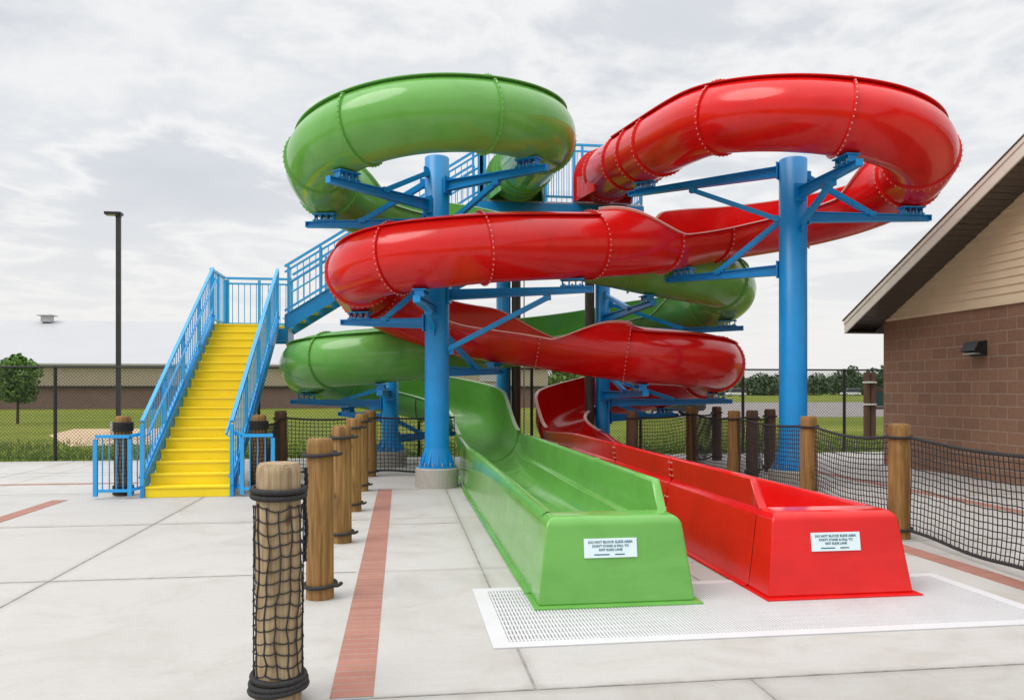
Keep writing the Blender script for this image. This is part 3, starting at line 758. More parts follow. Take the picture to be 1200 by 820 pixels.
railing((PX1, PY0+.03, ZP), (PX1, PY1, ZP), 1.25, (0, .5, 1), bot=.1)
railing((PX0, PY1, ZP), (PX1, PY1, ZP), 1.70, (0, .25, .5, .75), bot=.1, second=.14)
for x, y, z in ((-3.5, 16.25, ZL-.3), (-3.5, 17.0, ZL-.3)):
    m = MB(); m.box((x, y, z/2), (.12, .12, z)); m.box((x, y, .01), (.26, .26, .02)); m.build('leg', M['blue'], tower)
m = MB(); m.bar((PX1, PY0+.4, ZP-.30), (PX1-.55, PY0+.8, ZP-1.1), .09, .09); m.box((PX1-.05, PY0+.2, ZP-.36), (.30, .35, .14)); m.build('gusset', M['blue'], tower)

# ------------------------------------------------------------------ timber posts, ropes and nets
def twisted(mb, pts, r, turns, strands=3, n=5, closed=False):
    pts = [Vector(p) for p in pts]; m = len(pts)
    for s_ in range(strands):
        out = []
        for i, p in enumerate(pts):
            q0 = pts[(i-1) % m] if closed or i else p; q1 = pts[(i+1) % m] if closed or i < m-1 else p
            d = (q1-q0).normalized(); a = d.cross(Vector((0, 0, 1)) if abs(d.z) < .9 else Vector((1, 0, 0))).normalized(); b = d.cross(a)
            t = 2*math.pi*(turns*i/m+s_/strands); out.append(p+(a*math.cos(t)+b*math.sin(t))*r*.60)
        mb.path(out, r*.46, n, closed)
def ring(c, rad, z, n=40, tilt=0.0, ph=0.0):
    return [Vector((c[0]+rad*math.cos(t), c[1]+rad*math.sin(t), c[2]+z+tilt*math.cos(t-ph))) for t in [2*math.pi*i/n for i in range(n)]]
def post_body(rad, h, wob=.006):
    m = MB(); n = 28; prof = [(rad*1.02, -.02), (rad*1.01, .2), (rad, .55), (rad*.985, .9), (rad*.98, h-.045), (rad*.95, h-.018), (rad*.84, h)]
    vs = []; rnd = random.Random(int(rad*1e5)+int(h*1e3))
    offs = [rnd.uniform(-1, 1)*wob for _ in range(n)]; offs = [(offs[i-1]+offs[i]+offs[(i+1) % n])/3 for i in range(n)]
    for r, z in prof: vs += [Vector(((r+offs[i])*math.cos(2*math.pi*i/n), (r+offs[i])*math.sin(2*math.pi*i/n), z)) for i in range(n)]
    fs = [(k*n+i, k*n+(i+1) % n, (k+1)*n+(i+1) % n, (k+1)*n+i) for k in range(len(prof)-1) for i in range(n)]
    m.add(vs, fs, True); m.add([Vector(v) for v in vs[-n:]], [tuple(range(n))], False)
    return m
PG = 'round timber posts around the pool deck'
def make_post(label, loc, rad, h, mat, rings, knot=True):
    t = thing('timber_post', label, 'post', (0, 0, 0), PG)
    post_body(rad, h).build('timber', mat, t)
    for z in rings:
        m = MB(); twisted(m, ring((0, 0, 0), rad+.014, z, 150, tilt=.008, ph=1.0), .0145, 20, closed=True)
        if knot:
            q = [Vector((rad*.75, -rad*.75, z)), Vector((rad+.03, -rad*.55, z-.004)), Vector((rad+.055, -rad*.3, z+.006)), Vector((rad+.045, 0, z))]
            m.path(q, .0135, 6)
        m.build('rope_ring', M['rope'], t)
    t.location = loc; ORG[t.name] = Vector(loc); return t
# inner row beside the paver strip
g0 = make_post('honey brown timber post with two rope rings, nearest bare one beside the paver strip', (-.58, 5.90, 0), .098, 1.15, M['wood'], (1.04, .10))
dup(g0, (-.58, 8.02, 0), 'honey brown timber post, second bare one in the row along the paver strip', 2.1 - 2.1)
dup(g0, (-.585, 10.08, 0), 'honey brown timber post, third bare one in the row along the paver strip')
dup(g0, (-.58, 12.06, 0), 'honey brown timber post, fourth bare one, at the far end of the paver strip')
dk = make_post('brown timber post at the corner where the net before the short blue column begins', (-.53, 14.08, 0), .10, 1.15, M['wood'], (1.02, .09))
# the net wrapped post in the foreground
fp = thing('timber_post', 'grey weathered timber post wrapped in black netting, closest to the camera', 'post', (0, 0, 0), PG)
post_body(.108, 1.15, .008).build('timber', M['wood_grey'], fp)
m = MB(); 
for dz in (0, .033): twisted(m, ring((0, 0, 0), .120, .995+dz*.9, 260, .006, 2.0), .0145, 24, closed=True)
m.build('rope_ring', M['rope'], fp)
m = MB()
for dz, rr in ((0, .131), (.030, .127), (.058, .121)): twisted(m, ring((0, 0, 0), rr, .075+dz*.95, 260, .008, dz*40), .0145, 24, closed=True)
m.build('rope_ring', M['rope'], fp)
rnd = random.Random(3); m = MB(); NV = 13; rows = 14
nodes = []
for r in range(rows+1):
    z = .945-.80*r/rows; row = []
    for k in range(NV):
        a = 2*math.pi*k/NV + rnd.uniform(-.07, .07)+.10*math.sin(r*.45); row.append((a, z+rnd.uniform(-.008, .008)-.010*math.sin(3*a+r*.3)))
    nodes.append(row)
def cp(a, z, e=.0): return Vector(((.113+e)*math.cos(a), (.113+e)*math.sin(a), z))
for r in range(rows+1):
    pts = []
    for k in range(NV):
        a0, z0 = nodes[r][k]; a1, z1 = nodes[r][(k+1) % NV]
        if a1 < a0: a1 += 2*math.pi
        for j in range(3): pts.append(cp(a0+(a1-a0)*j/3, z0+(z1-z0)*j/3-.006*math.sin(math.pi*j/3)))
    m.path(pts, .0036, 5, True)
for k in range(NV): m.path([cp(*nodes[r][k], .002) for r in range(rows+1)], .0036, 5)
for r in range(rows+1):
    for k in range(NV):
        p = cp(*nodes[r][k], .002); m.cyl(p-Vector((0, 0, .005)), p+Vector((0, 0, .005)), .006, .006, 6)
m.build('wrapped_net', M['rope'], fp)
m = MB(); twisted(m, [Vector((.120+.004*math.sin(i*.5), .058, 1.12-.46*i/24)) for i in range(0, 25)], .011, 5); 
m.build('hanging_rope', M['rope'], fp)
fp.location = (-.585, 3.96, 0)
# posts around the stair foot
sp = thing('timber_post', 'timber post at the left foot of the yellow stairs with thick black rope binding', 'post', (0, 0, 0), PG)
post_body(.108, 1.13).build('timber', M['wood'], sp)
def net_wrap(par, rad, z0, z1, nv=14):
    m = MB(); rows = int((z1-z0)/.055)
    for r in range(rows+1): m.path(ring((0, 0, 0), rad+.008, z0+(z1-z0)*r/rows, 28), .005, 4, True)
    for k in range(nv):
        a = 2*math.pi*k/nv; m.path([Vector(((rad+.008)*math.cos(a+.1*math.sin(i)), (rad+.008)*math.sin(a+.1*math.sin(i)), z0+(z1-z0)*i/12)) for i in range(13)], .005, 4)
    return m.build('wrapped_net', M['rope'], par)
net_wrap(sp, .108, .12, .92)
m = MB()
for k in range(5): twisted(m, ring((0, 0, 0), .128, .93+.026*k, 40), .016, 26, closed=True)
m.build('rope_ring', M['rope'], sp); m = MB()
for k in range(5): twisted(m, ring((0, 0, 0), .130, .03+.026*k, 40), .016, 26, closed=True)
m.build('rope_ring', M['rope'], sp)
sp.location = (-3.93, 12.03, 0)
dup(sp, (-2.10, 12.28, 0), 'timber post at the right foot of the yellow stairs with black rope binding')
# darker posts of the outer nets
dp = make_post('dark timber post behind the right side of the stair foot, where the rope barrier turns', (-2.03, 14.0, 0), .105, 1.15, M['wood_dark'], (1.02, .08), False)
dup(dp, (4.0, 13.5, 0), 'dark timber post behind the red flume wall, left end of the rope net there')
dup(dp, (6.05, 13.15, 0), 'dark timber post just behind the bare one beside the thick blue column')
dup(dp, (6.76, 13.94, 0), 'dark timber post nearest to the left side of the thick blue column')
dup(dp, (6.7, 16.3, 0), 'dark timber post standing farthest back in the right hand net enclosure')
bp = make_post('brown timber post with net on both sides, past the red wall', (5.72, 15.2, 0), .105, 1.17, M['wood'], (1.02, .08), False)
r1 = make_post('honey timber post directly right of the red end box', (5.01, 7.47, 0), .105, 1.16, M['wood'], (1.03, .10), False)
dup(r1, (5.26, 9.75, 0), 'honey timber post standing in front of the thick blue column')
dup(r1, (5.48, 12.6, 0), 'honey timber post left of the thick blue column, before the darker posts')
dup(r1, (4.76, 5.25, 0), 'honey timber post at the right edge of the picture holding the nearest net')
def net(label, a, b, za=1.03, zb=1.03, sag=.05, bot=.10, pitch=.062, name='rope_net', off=.0):
    a = Vector((a[0], a[1], 0)); b = Vector((b[0], b[1], 0)); d = b-a; ln = d.length; dn = d.normalized(); a = a+dn*.11; b = b-dn*.11; d = b-a; ln = d.length
    nrm = Vector((-d.y, d.x, 0)).normalized()
    t = thing(name, label, 'net', (a+b)/2, 'black rope nets between timber posts')
    rr = random.Random(int(a.x*100)+int(a.y*7))
    top = lambda f: za+(zb-za)*f-4*sag*f*(1-f); 
    bo = lambda f: bot-.02*math.sin(math.pi*f)+.012*math.sin(9*f)
    bulge = lambda f, g: nrm*(.03*math.sin(math.pi*f)*math.sin(math.pi*g)+.01*math.sin(7*f+4*g)) + nrm*off
    pos = lambda f, g: a+d*f+Vector((0, 0, top(f)+(bo(f)-top(f))*g))+bulge(f, g)+dn*(.004*math.sin(11*f+7*g))
    nv = int(ln/pitch); nh = int((za-bot)/pitch)
    m = MB()
    for k in range(nv+1):
        f = k/nv; m.path([pos(f, g/nh) for g in range(nh+1)], .0052, 4)
    for g in range(1, nh):
        m.path([pos(k/nv, (g+.05*math.sin(k*1.7+g))/nh) for k in range(nv+1)], .0052, 4)
    m.build('mesh', M['rope'], t)
    for g, nm in ((0, 'top_rope'), (1, 'bottom_rope')):
        m = MB(); pts = [pos(i/130, g) for i in range(131)]; twisted(m, pts, .018, ln*8); m.build(nm, M['rope'], t)
    return t
net('black rope net from the red end box post out of the picture on the right', (5.06, 7.45), (4.80, 5.27), 1.03, .99, .03)
net('black rope net from the red end box post to the thick blue column post', (5.06, 7.5), (5.31, 9.77), 1.03, 1.03, .07)
net('black rope net crossing in front of the thick blue column footing', (5.31, 9.77), (5.52, 12.6), 1.03, 1.03, .05)
net('black rope net running back from the bare post to the brown post', (5.48, 12.65), (5.72, 15.2), 1.03, 1.03, .05)
net('black rope net on the grass side behind the red flume wall', (4.0, 13.5), (5.72, 15.2), 1.02, 1.03, .04)
net('black rope net at the far back right, between brown and farthest dark post', (5.72, 15.2), (6.7, 16.3), 1.03, 1.02, .05)
net('black rope net between the two dark posts left of the thick blue column', (6.05, 13.15), (6.76, 13.94), 1.02, 1.02, .05)
net('black rope net from the stair foot post to the dark post behind it', (-2.10, 12.28), (-2.03, 14.0), 1.02, 1.02, .07)
net('black rope net along the lawn left of the short blue column', (-2.03, 14.0), (-.53, 14.08), 1.02, 1.02, .03)
net('black rope net before the short blue column and its footing', (-.53, 14.08), (1.05, 14.1), 1.02, 1.02, .02)

# ------------------------------------------------------------------ ground, deck, drains
def sheet(name, x0, x1, y0, y1, z, mat, div=1):
    m = MB(); vs = []; fs = []
    for j in range(div+1):
        for i in range(div+1): vs.append((x0+(x1-x0)*i/div, y0+(y1-y0)*j/div, z))
    for j in range(div):
        for i in range(div): fs.append((j*(div+1)+i, j*(div+1)+i+1, (j+1)*(div+1)+i+1, (j+1)*(div+1)+i))
    m.add(vs, fs); return struct(m.build(name, mat))
sheet('ground', -1500, 1500, -300, 2500, -.06, M['grass'])
def slab(name, x0, x1, y0, y1, top, mat, hole=None):
    m = MB()
    if not hole: m.box(((x0+x1)/2, (y0+y1)/2, top-.10), (x1-x0, y1-y0, .20))
    else:
        hx0, hx1, hy0, hy1 = hole
        for a, b, c, d in ((x0, hx0, y0, y1), (hx1, x1, y0, y1), (hx0, hx1, y0, hy0), (hx0, hx1, hy1, y1)):
            m.box(((a+b)/2, (c+d)/2, top-.10), (b-a, d-c, .20))
    return struct(m.build(name, mat))
GX0, GX1, GY0, GY1 = .53, 4.30, 4.58, 5.98
slab('pool_deck', -30, 16, 3.945, 18.0, 0, M['concrete'], (GX0, GX1, GY0, GY1))
slab('front_slab', -30, 16, -4, 3.930, 0, M['concrete2'])
m = MB()
def jl(x0, y0, x1, y1, w=.012): m.bar((x0, y0, .0015), (x1, y1, .0015), w, .003)
jl(-2.74, 3.95, -2.74, 11.68); jl(-2.74+.0, 11.69, -2.74, 11.7)
for y in (6.69, 9.35): jl(-12, y, -.37, y, .008)
jl(.67, 5.99, .67, 12.2, .014); jl(.67, 3.95, .67, 4.57, .014)
for y in (9.0,): jl(-.13, y, .66, y, .006)
jl(2.33, 6.0, 2.33, 13.0, .010)
for y in (7.3, 10.4): jl(4.88, y, 9.6, y, .008)
jl(-6.8, 3.95, -6.8, 17.9, .009); jl(-12, 12.3, -4.1, 12.3, .008); jl(-.13, 12.215, 9.6, 12.215, .008); jl(-4.4, 15.4, -14, 15.4, .008)
jl(-12, 3.9375, 12, 3.9375, .014)
jl(1.8, 2.0, 1.8, 3.92, .010); jl(-1.2, 2.0, -1.2, 3.92, .010)
struct(m.build('deck_joints', M['joint']))
def band(x0, x1, y0, y1, mat): 
    m = MB(); m.box(((x0+x1)/2, (y0+y1)/2, .002), (x1-x0, y1-y0, .004)); return struct(m.build('paver_strip', mat))
band(-.345, -.135, 3.96, 12.2, M['paver']); band(4.62, 4.83, 3.96, 13.0, M['paver'])
band(7.46, 7.66, 3.96, 15.5, M['paver']); band(-4.70, -4.50, 6.0, 11.6, M['paver']); band(-12, -4.2, 13.52, 13.66, M['paver_x'])
# white drain grating, real bars over a pit
m = MB(); m.box(((GX0+GX1)/2, (GY0+GY1)/2, -.16), (GX1-GX0+.1, GY1-GY0+.1, .02)); pit = struct(m.build('drain_pit', M['pit']))
gt = thing('drain_grating', 'white slotted drain grating under the two slide ends', 'drain grate', ((GX0+GX1)/2, (GY0+GY1)/2, 0))
m = MB(); fw = .105
for x in (GX0+fw/2, GX1-fw/2): m.box((x, (GY0+GY1)/2, -.010), (fw, GY1-GY0-.006, .036))
for y in (GY0+fw/2, GY1-fw/2): m.box(((GX0+GX1)/2, y, -.010), (GX1-GX0-2*fw, fw-.006, .036))
m.build('frame', M['grate'], gt)
m = MB(); x = GX0+fw+.012
while x < GX1-fw:
    m.box((x, (GY0+GY1)/2, -.008), (.0135, GY1-GY0-2*fw, .030)); x += .0225
y = GY0+fw+.05
while y < GY1-fw: m.box(((GX0+GX1)/2, y, -.012), (GX1-GX0-2*fw, .030, .024)); y += .100
m.build('bars', M['grate'], gt)

# ------------------------------------------------------------------ chain link fence
FY = 18.08
fence = thing('chain_link_fence', 'long black chain link fence between the pool deck and the lawn', 'fence', (0, FY, 0))
m = MB(); m.cyl((-22, FY, 1.99), (14, FY, 1.99), .021, n=8); m.cyl((-22, FY, .06), (14, FY, .06), .006, n=6); m.build('top_rail', M['fence'], fence)
for x in (-17.5, -14.9, -12.4, -9.85, -7.28, -3.1, .4, 2.98, 5.57, 8.1, 10.7, 13.3):
    m = MB(); m.cyl((x, FY+.03, -.05), (x, FY+.03, 2.02), .036, n=10); m.build('post', M['fence'], fence)
m = MB(); h = 1.90; k = -22-h
while k < 14:
    for sgn in (1, -1):
        xa, xb = (k, k+h) if sgn > 0 else (k+h, k)
        za, zb = .06, 1.96; yy = FY-.004*sgn
        a = Vector((xa, yy, za)); b = Vector((xb, yy, zb))
        for q, lim in ((0, -22), (1, 14)): pass
        if max(xa, xb) > 14 or min(xa, xb) < -22: continue
        m.bar(a, b, .0052, .0052)
    k += .074
m.build('wire_mesh', M['fence'], fence)

# ------------------------------------------------------------------ pool house on the right
ph_ = thing('pool_house', 'brown block pool house with tan gable siding and dark soffit', 'building', (9.7, 10, 0))
BX, BY1, BY0, BZ = 9.70, 14.97, -1.5, 2.885
YM = (BY0+BY1)/2
m = MB(); m.box((BX+4, YM, BZ/2-.05), (8, BY1-BY0, BZ+.1)); m.build('block_wall', M['block'], ph_)
sl_ = .478; ze = 2.66; yov = 15.30
zr = lambda y: ze+(yov-abs(y-YM)-YM)*sl_ if False else ze+((yov-YM)-abs(y-YM))*sl_
m = MB(); z = BZ+.045; step = .132
m.box((BX-.012, YM, BZ+.02), (.05, BY1-BY0+.02, .05))
while z < zr(YM)-.15:
    # one lapped board, ends follow the roof slope
    def yl(zz): return max(0.0, (yov-YM)-(zz-ze)/sl_)
    w0 = min(BY1-YM, yl(z)+.1); w1 = min(BY1-YM, yl(z+step)+.1)
    if w0 < .05: break
    a = BX-.030; b = BX-.010
    vs = [(a, YM-w0, z), (a, YM+w0, z), (b, YM+w1, z+step), (b, YM-w1, z+step), (BX+.02, YM-w0, z), (BX+.02, YM+w0, z)]
    m.add(vs, [(0, 3, 2, 1), (0, 1, 5, 4)])
    z += step
m.build('siding', M['siding'], ph_)
ov = .66
for sg in (1, -1):
    y0 = YM+sg*(yov-YM); yr = YM
    z0, z1 = ze, zr(YM)
    # roof slab
    m = MB(); th = .018; up = .26
    vs = []
    for x in (BX-ov-.03, BX+8.5):
        for (yy, zz) in ((y0+sg*.04, z0+up), (yr, z1+up), (yr, z1+up+th), (y0+sg*.04, z0+up+th)): vs.append((x, yy, zz))
    m.add(vs, [(0, 1, 2, 3), (7, 6, 5, 4), (0, 4, 5, 1), (1, 5, 6, 2), (2, 6, 7, 3), (3, 7, 4, 0)]); rf = m.build('roof', M['shingle'], ph_)
    m = MB()
    for x, dz0, dz1 in ((BX-ov, 0, .255), (BX-ov-.016, .185, .255)):
        vs = [(xx, yy, zz) for xx in (x, x+.03) for (yy, zz) in ((y0, z0+dz0), (yr, z1+dz0), (yr, z1+dz1), (y0, z0+dz1))]
        m.add(vs, [(0, 1, 2, 3), (7, 6, 5, 4), (0, 4, 5, 1), (1, 5, 6, 2), (2, 6, 7, 3), (3, 7, 4, 0)])
    m.box((BX+3.9, y0+sg*.0, z0+.13), (9.08, .03, .25)); m.build('fascia', M['fascia'], ph_)
    # ribbed soffit under the rake and the eave return
    m = MB(); n = 60
    for k in range(n):
        f0, f1 = k/n, (k+.93)/n
        ya, yb = y0+(yr-y0)*f0, y0+(yr-y0)*f1; za, zb = z0+(z1-z0)*f0+.02, z0+(z1-z0)*f1+.02
        m.add([(BX-ov+.03, ya, za), (BX+.0, ya, za), (BX+.0, yb, zb), (BX-ov+.03, yb, zb)], [(0, 1, 2, 3)])
        m.add([(BX-ov+.03, ya, za+.012), (BX+.0, ya, za+.012), (BX+.0, yb+.02*(-sg), zb+.02), (BX-ov+.03, yb+.02*(-sg), zb+.02)], [(0, 1, 2, 3)])
    m.box((BX+3.6, (y0+YM+sg*(BY1-YM))/2, z0+.008), (8.4, abs(y0-(YM+sg*(BY1-YM)))-.03, .012))
    m.build('soffit', M['soffit'], ph_)
wl = MB(); yy, zz = 12.25, 2.20
for (x0, x1, z0, z1, y0, y1) in ((BX-.055, BX-.002, zz-.13, zz+.13, yy-.17, yy+.17),): wl.box(((x0+x1)/2, (y0+y1)/2, (z0+z1)/2), (x1-x0, y1-y0, z1-z0))
vs = [(BX-.055, yy-.17, zz+.12), (BX-.055, yy+.17, zz+.12), (BX-.16, yy+.17, zz+.11), (BX-.16, yy-.17, zz+.11), (BX-.055, yy-.17, zz-.10), (BX-.055, yy+.17, zz-.10), (BX-.25, yy+.17, zz-.04), (BX-.25, yy-.17, zz-.04)]
wl.add(vs, [(0, 1, 2, 3), (7, 6, 5, 4), (3, 2, 6, 7), (0, 3, 7, 4), (2, 1, 5, 6)])
w_ = wl.build('wall_light', M['lampblack'], ph_, bevel=.006)
m = MB(); m.box((BX-.15, yy, zz-.085), (.14, .26, .02)); m.build('lens', M['lens'], w_)

# ------------------------------------------------------------------ beyond the fence
WY = 70.0
wh = thing('warehouse', 'long low building with white metal roof, beige band and brown base beyond the lawn', 'building', (-20, WY, 0))
wx0, wx1 = -75, 13.0
m = MB(); m.box(((wx0+wx1)/2, WY+15, .85), (wx1-wx0, 30, 1.90)); m.build('brick_base', M['whbrick'], wh)
m = MB(); n = 440
m.box(((wx0+wx1)/2, WY+15.06, 2.72), (wx1-wx0, 30, 1.74))
for k in range(n): m.box((wx0+(wx1-wx0)*(k+.5)/n, WY+.045, 2.72), (.05, .03, 1.72))
m.build('metal_wall', M['beige'], wh)
m = MB(); m.box(((wx0+wx1)/2, WY-.08, 1.80), (wx1-wx0, .3, .10)); m.build('trim', M['dark'], wh)
m = MB(); rz = 8.3
vs = [(x, y, z) for x in (wx0-.3, wx1+.3) for y, z in ((WY-.3, 3.56), (WY+15, rz), (WY+30.3, 3.56), (WY+30.3, 3.68), (WY+15, rz+.15), (WY-.3, 3.70))]
m.add(vs, [(0, 1, 4, 5), (1, 2, 3, 4), (6, 11, 10, 7), (7, 10, 9, 8), (0, 5, 11, 6), (5, 4, 10, 11), (4, 3, 9, 10), (0, 6, 7, 1), (1, 7, 8, 2), (2, 8, 9, 3)])
rfw = m.build('roof', M['warehouse_roof'], wh)
for px in (-34.5, -11.2):
    m = MB(); m.box((px, WY+14.0, rz+.18), (.9, .8, .6)); m.box((px, WY+14.0, rz+.52), (1.5, 1.2, .08)); m.cyl((px, WY+14, rz+.56), (px, WY+14, rz+.68), .4, .25, 12)
    m.build('roof_vent', M['steel'], rfw)
m = MB()
for px in (-2.0, 3.0, 8.0): m.box((px, WY+.02, 2.75), (2.4, .12, 1.0))
m.build('window', M['warehouse_roof'], wh)
m = MB(); vs = [tuple(W(u, v).xy) for u, v in ((-17.6, 32.0), (-16.0, 27.5), (-13.2, 23.4), (-12.2, 22.0), (-10.2, 23), (-9.5, 27), (-10, 31), (-13.5, 32.6))]
cx_ = sum(p[0] for p in vs)/8; cy_ = sum(p[1] for p in vs)/8
m.add([(cx_, cy_, -.045)]+[(x, y, -.054) for x, y in vs], [(0, 1+i, 1+(i+1) % 8) for i in range(8)]); struct(m.build('sand_patch', M['sand']))
struct_lot = sheet('parking_lot', 15, 260, 43, 96, -.050, M['asphalt'])
sheet('curb_grass_strip', 15, 260, 96.2, 98, -.045, M['grass'])

def leaves(m, c, rad, n, size, rnd, shell=.55, squash=1.0):
    for _ in range(n):
        while True:
            p = Vector((rnd.uniform(-1, 1), rnd.uniform(-1, 1), rnd.uniform(-1, 1)))
            if shell < p.length < 1: break
        q = Vector(c)+Vector((p.x*rad, p.y*rad, p.z*rad*squash))
        s = size*rnd.uniform(.6, 1.35); nrm = (p.normalized()*.6+Vector((rnd.uniform(-1, 1), rnd.uniform(-1, 1), rnd.uniform(-.2, 1)))).normalized()
        a = nrm.cross(Vector((rnd.uniform(-1, 1), rnd.uniform(-1, 1), rnd.uniform(-1, 1)))).normalized(); b = nrm.cross(a)
        m.add([q-a*s, q-b*s*.55, q+a*s, q+b*s*.55], [(0, 1, 2, 3)])
def tree(name, label, x, y, h, trunk_h, crown_r, n, size, mat, seed, group=None, blobs=14):
    rnd = random.Random(seed); t = thing(name, label, 'tree' if 'tree' in name else 'bush', (x, y, 0), group)
    m = MB(); top = Vector((x+.04, y, h*.8))
    m.cyl((x, y, -.1), (x+.02, y, trunk_h), h*.022, h*.017, 8); m.cyl((x+.02, y, trunk_h), top, h*.017, h*.005, 6)
    cen = []
    for k in range(blobs):
        f = k/(blobs-1); zc = trunk_h*.95+(h-trunk_h*.95)*(.08+.84*f); env = crown_r*(math.sin(math.pi*min(1, .18+.80*f)))**.8
        a = k*2.4+rnd.uniform(-.4, .4); rr = env*rnd.uniform(.35, .68)
        c = Vector((x+math.cos(a)*rr, y+math.sin(a)*rr, zc)); cen.append((c, env*rnd.uniform(.42, .62)))
        b0 = Vector((x+.02, y, max(trunk_h*.8, zc-.4*h*.3))); m.cyl(b0, c, h*.008, h*.003, 5, False)
    m.build('trunk', M['bark'], t)
    m = MB()
    for c, r in cen: leaves(m, c, r, n//blobs, size, rnd, .25, .85)
    m.build('crown', mat, t); return t
tree('young_tree', 'small round leafy tree on the lawn at the left edge behind the fence', -17.55, 39.6, 3.3, 1.05, 1.12, 4600, .085, M['leaf'], 5, blobs=22)
tree('shrub', 'pale green bush beyond the fence, seen between the two slim blue columns', 7.35, 34.5, 2.75, .25, 1.25, 3200, .10, M['shrub'], 9)
# ditch grasses
rnd = random.Random(21); m = MB()
for _ in range(9000):
    x = rnd.uniform(-27, -9.3); y = 23.2+rnd.gauss(0, .9)+.35*math.sin(x*.7); 
    if x > -10.8 and rnd.random() < .75: continue
    hh = rnd.uniform(.10, .32)*(1.0 if x < -13 else .6); a = rnd.uniform(0, 6.3); lean = Vector((rnd.uniform(-.2, .2), rnd.uniform(-.2, .2), 0))*hh; w = Vector((math.cos(a), math.sin(a), 0))*.016
    p = Vector((x, y, -.06)); m.add([p-w, p+w, p+lean*.4+Vector((0, 0, hh*.6))+w*.7, p+lean+Vector((0, 0, hh))], [(0, 1, 2, 3)])
o = m.build('ditch_grass', M['reed']); o['kind'] = 'stuff'; o['label'] = 'tall tufted grass along the ditch'
m = MB()
for _ in range(26000):
    x = rnd.uniform(-24, 16); y = 18.15+abs(rnd.gauss(0, 3.2)); hh = rnd.uniform(.03, .09); a = rnd.uniform(0, 6.3); w = Vector((math.cos(a), math.sin(a), 0))*.012
    p = Vector((x, y, -.06)); l = Vector((rnd.uniform(-.03, .03), rnd.uniform(-.03, .03), hh+.03)); m.add([p-w, p+w, p+l], [(0, 1, 2)])
o = m.build('lawn_blades', M['shrub']); o['kind'] = 'stuff'; o['label'] = 'short lawn grass behind the fence'
# far wood
rnd = random.Random(4); m = MB()
for k in range(190):
    x = rnd.uniform(38, 330); y = 225+rnd.uniform(0, 60)-.10*x; hh = rnd.uniform(5.5, 9.8)*(.8+.35*math.sin(x*.045)+.1); r = rnd.uniform(2.4, 4.2)
    for q in range(3):
        c = (x+rnd.uniform(-1.4, 1.4), y+rnd.uniform(-1.4, 1.4), hh*(.30+.26*q)); leaves(m, c, r*(1.15-.22*q), 120, .55, rnd, .35, .9)
o = m.build('far_wood', M['forest']); o['kind'] = 'stuff'; o['label'] = 'dark green wood on the horizon at right'
m = MB()
for k in range(60):
    x = 300-6*k+rnd.uniform(-2, 2); y = 420+rnd.uniform(-15, 15); c = (x, y, 4.0+rnd.uniform(-.5, .5)); leaves(m, c, rnd.uniform(6, 9), 160, 1.1, rnd, .4, .75)
o = m.build('far_hedgerow', M['forest']); o['kind'] = 'stuff'; o['label'] = 'distant line of trees beyond the buildings'

# lamp post left
lx = W((139-600)/933*25.0, 25.0)
lp = thing('lamp_post', 'tall thin dark lamp post with a flat lamp head behind the fence', 'lamp post', lx)
m = MB(); m.box(lx+Vector((0, 0, 3.45)), (.13, .13, 7.1)); m.build('pole', M['dark'], lp, bevel=.01)
m = MB(); m.box(lx+Vector((-.14, 0, 7.03)), (.50, .30, .09)); m.box(lx+Vector((0, 0, 6.97)), (.16, .16, .12)); h_ = m.build('lamp_head', M['lampblack'], lp, bevel=.02)
m = MB(); m.box(lx+Vector((-.20, 0, 6.978)), (.34, .22, .012)); m.build('lens', M['lens'], h_)
m = MB(); m.lathe(lx, [(.24, -.06), (.24, .5), (.001, .5)], 20, False); m.build('footing', M['pedestal'], lp)
# timber notice board beside the pool house
nb = W((1019-600)/933*25, 25)
t = thing('notice_board', 'brown timber notice board with dark teal panel by the pool house corner', 'sign', nb)
for dx in (0, .20):
    m = MB(); m.cyl(nb+Vector((dx-.1, .0, -.06)), nb+Vector((dx-.1, 0, 2.05)), .095, n=14); m.build('post', M['wood_red'], t)
m = MB()
for dx in (1.9, 2.1): m.cyl(nb+Vector((dx-.1, .0, -.06)), nb+Vector((dx-.1, 0, 2.05)), .095, n=14)
m.build('post', M['wood_red'], t)
m = MB(); m.box(nb+Vector((1.0, 0, 1.52)), (1.72, .06, .10)); m.box(nb+Vector((1.0, 0, .94)), (1.72, .06, .08))
m.build('crossbar', M['wood_red'], t)
m = MB(); m.box(nb+Vector((1.0, 0, 1.23)), (1.68, .05, .47)); m.build('panel', M['teal'], t)
m = MB()
for z in (1.72, 1.03): m.cyl(nb+Vector((0, 0, z)), nb+Vector((0, 0, z+.05)), .21, n=18)
m.build('strap', M['fascia'], t)
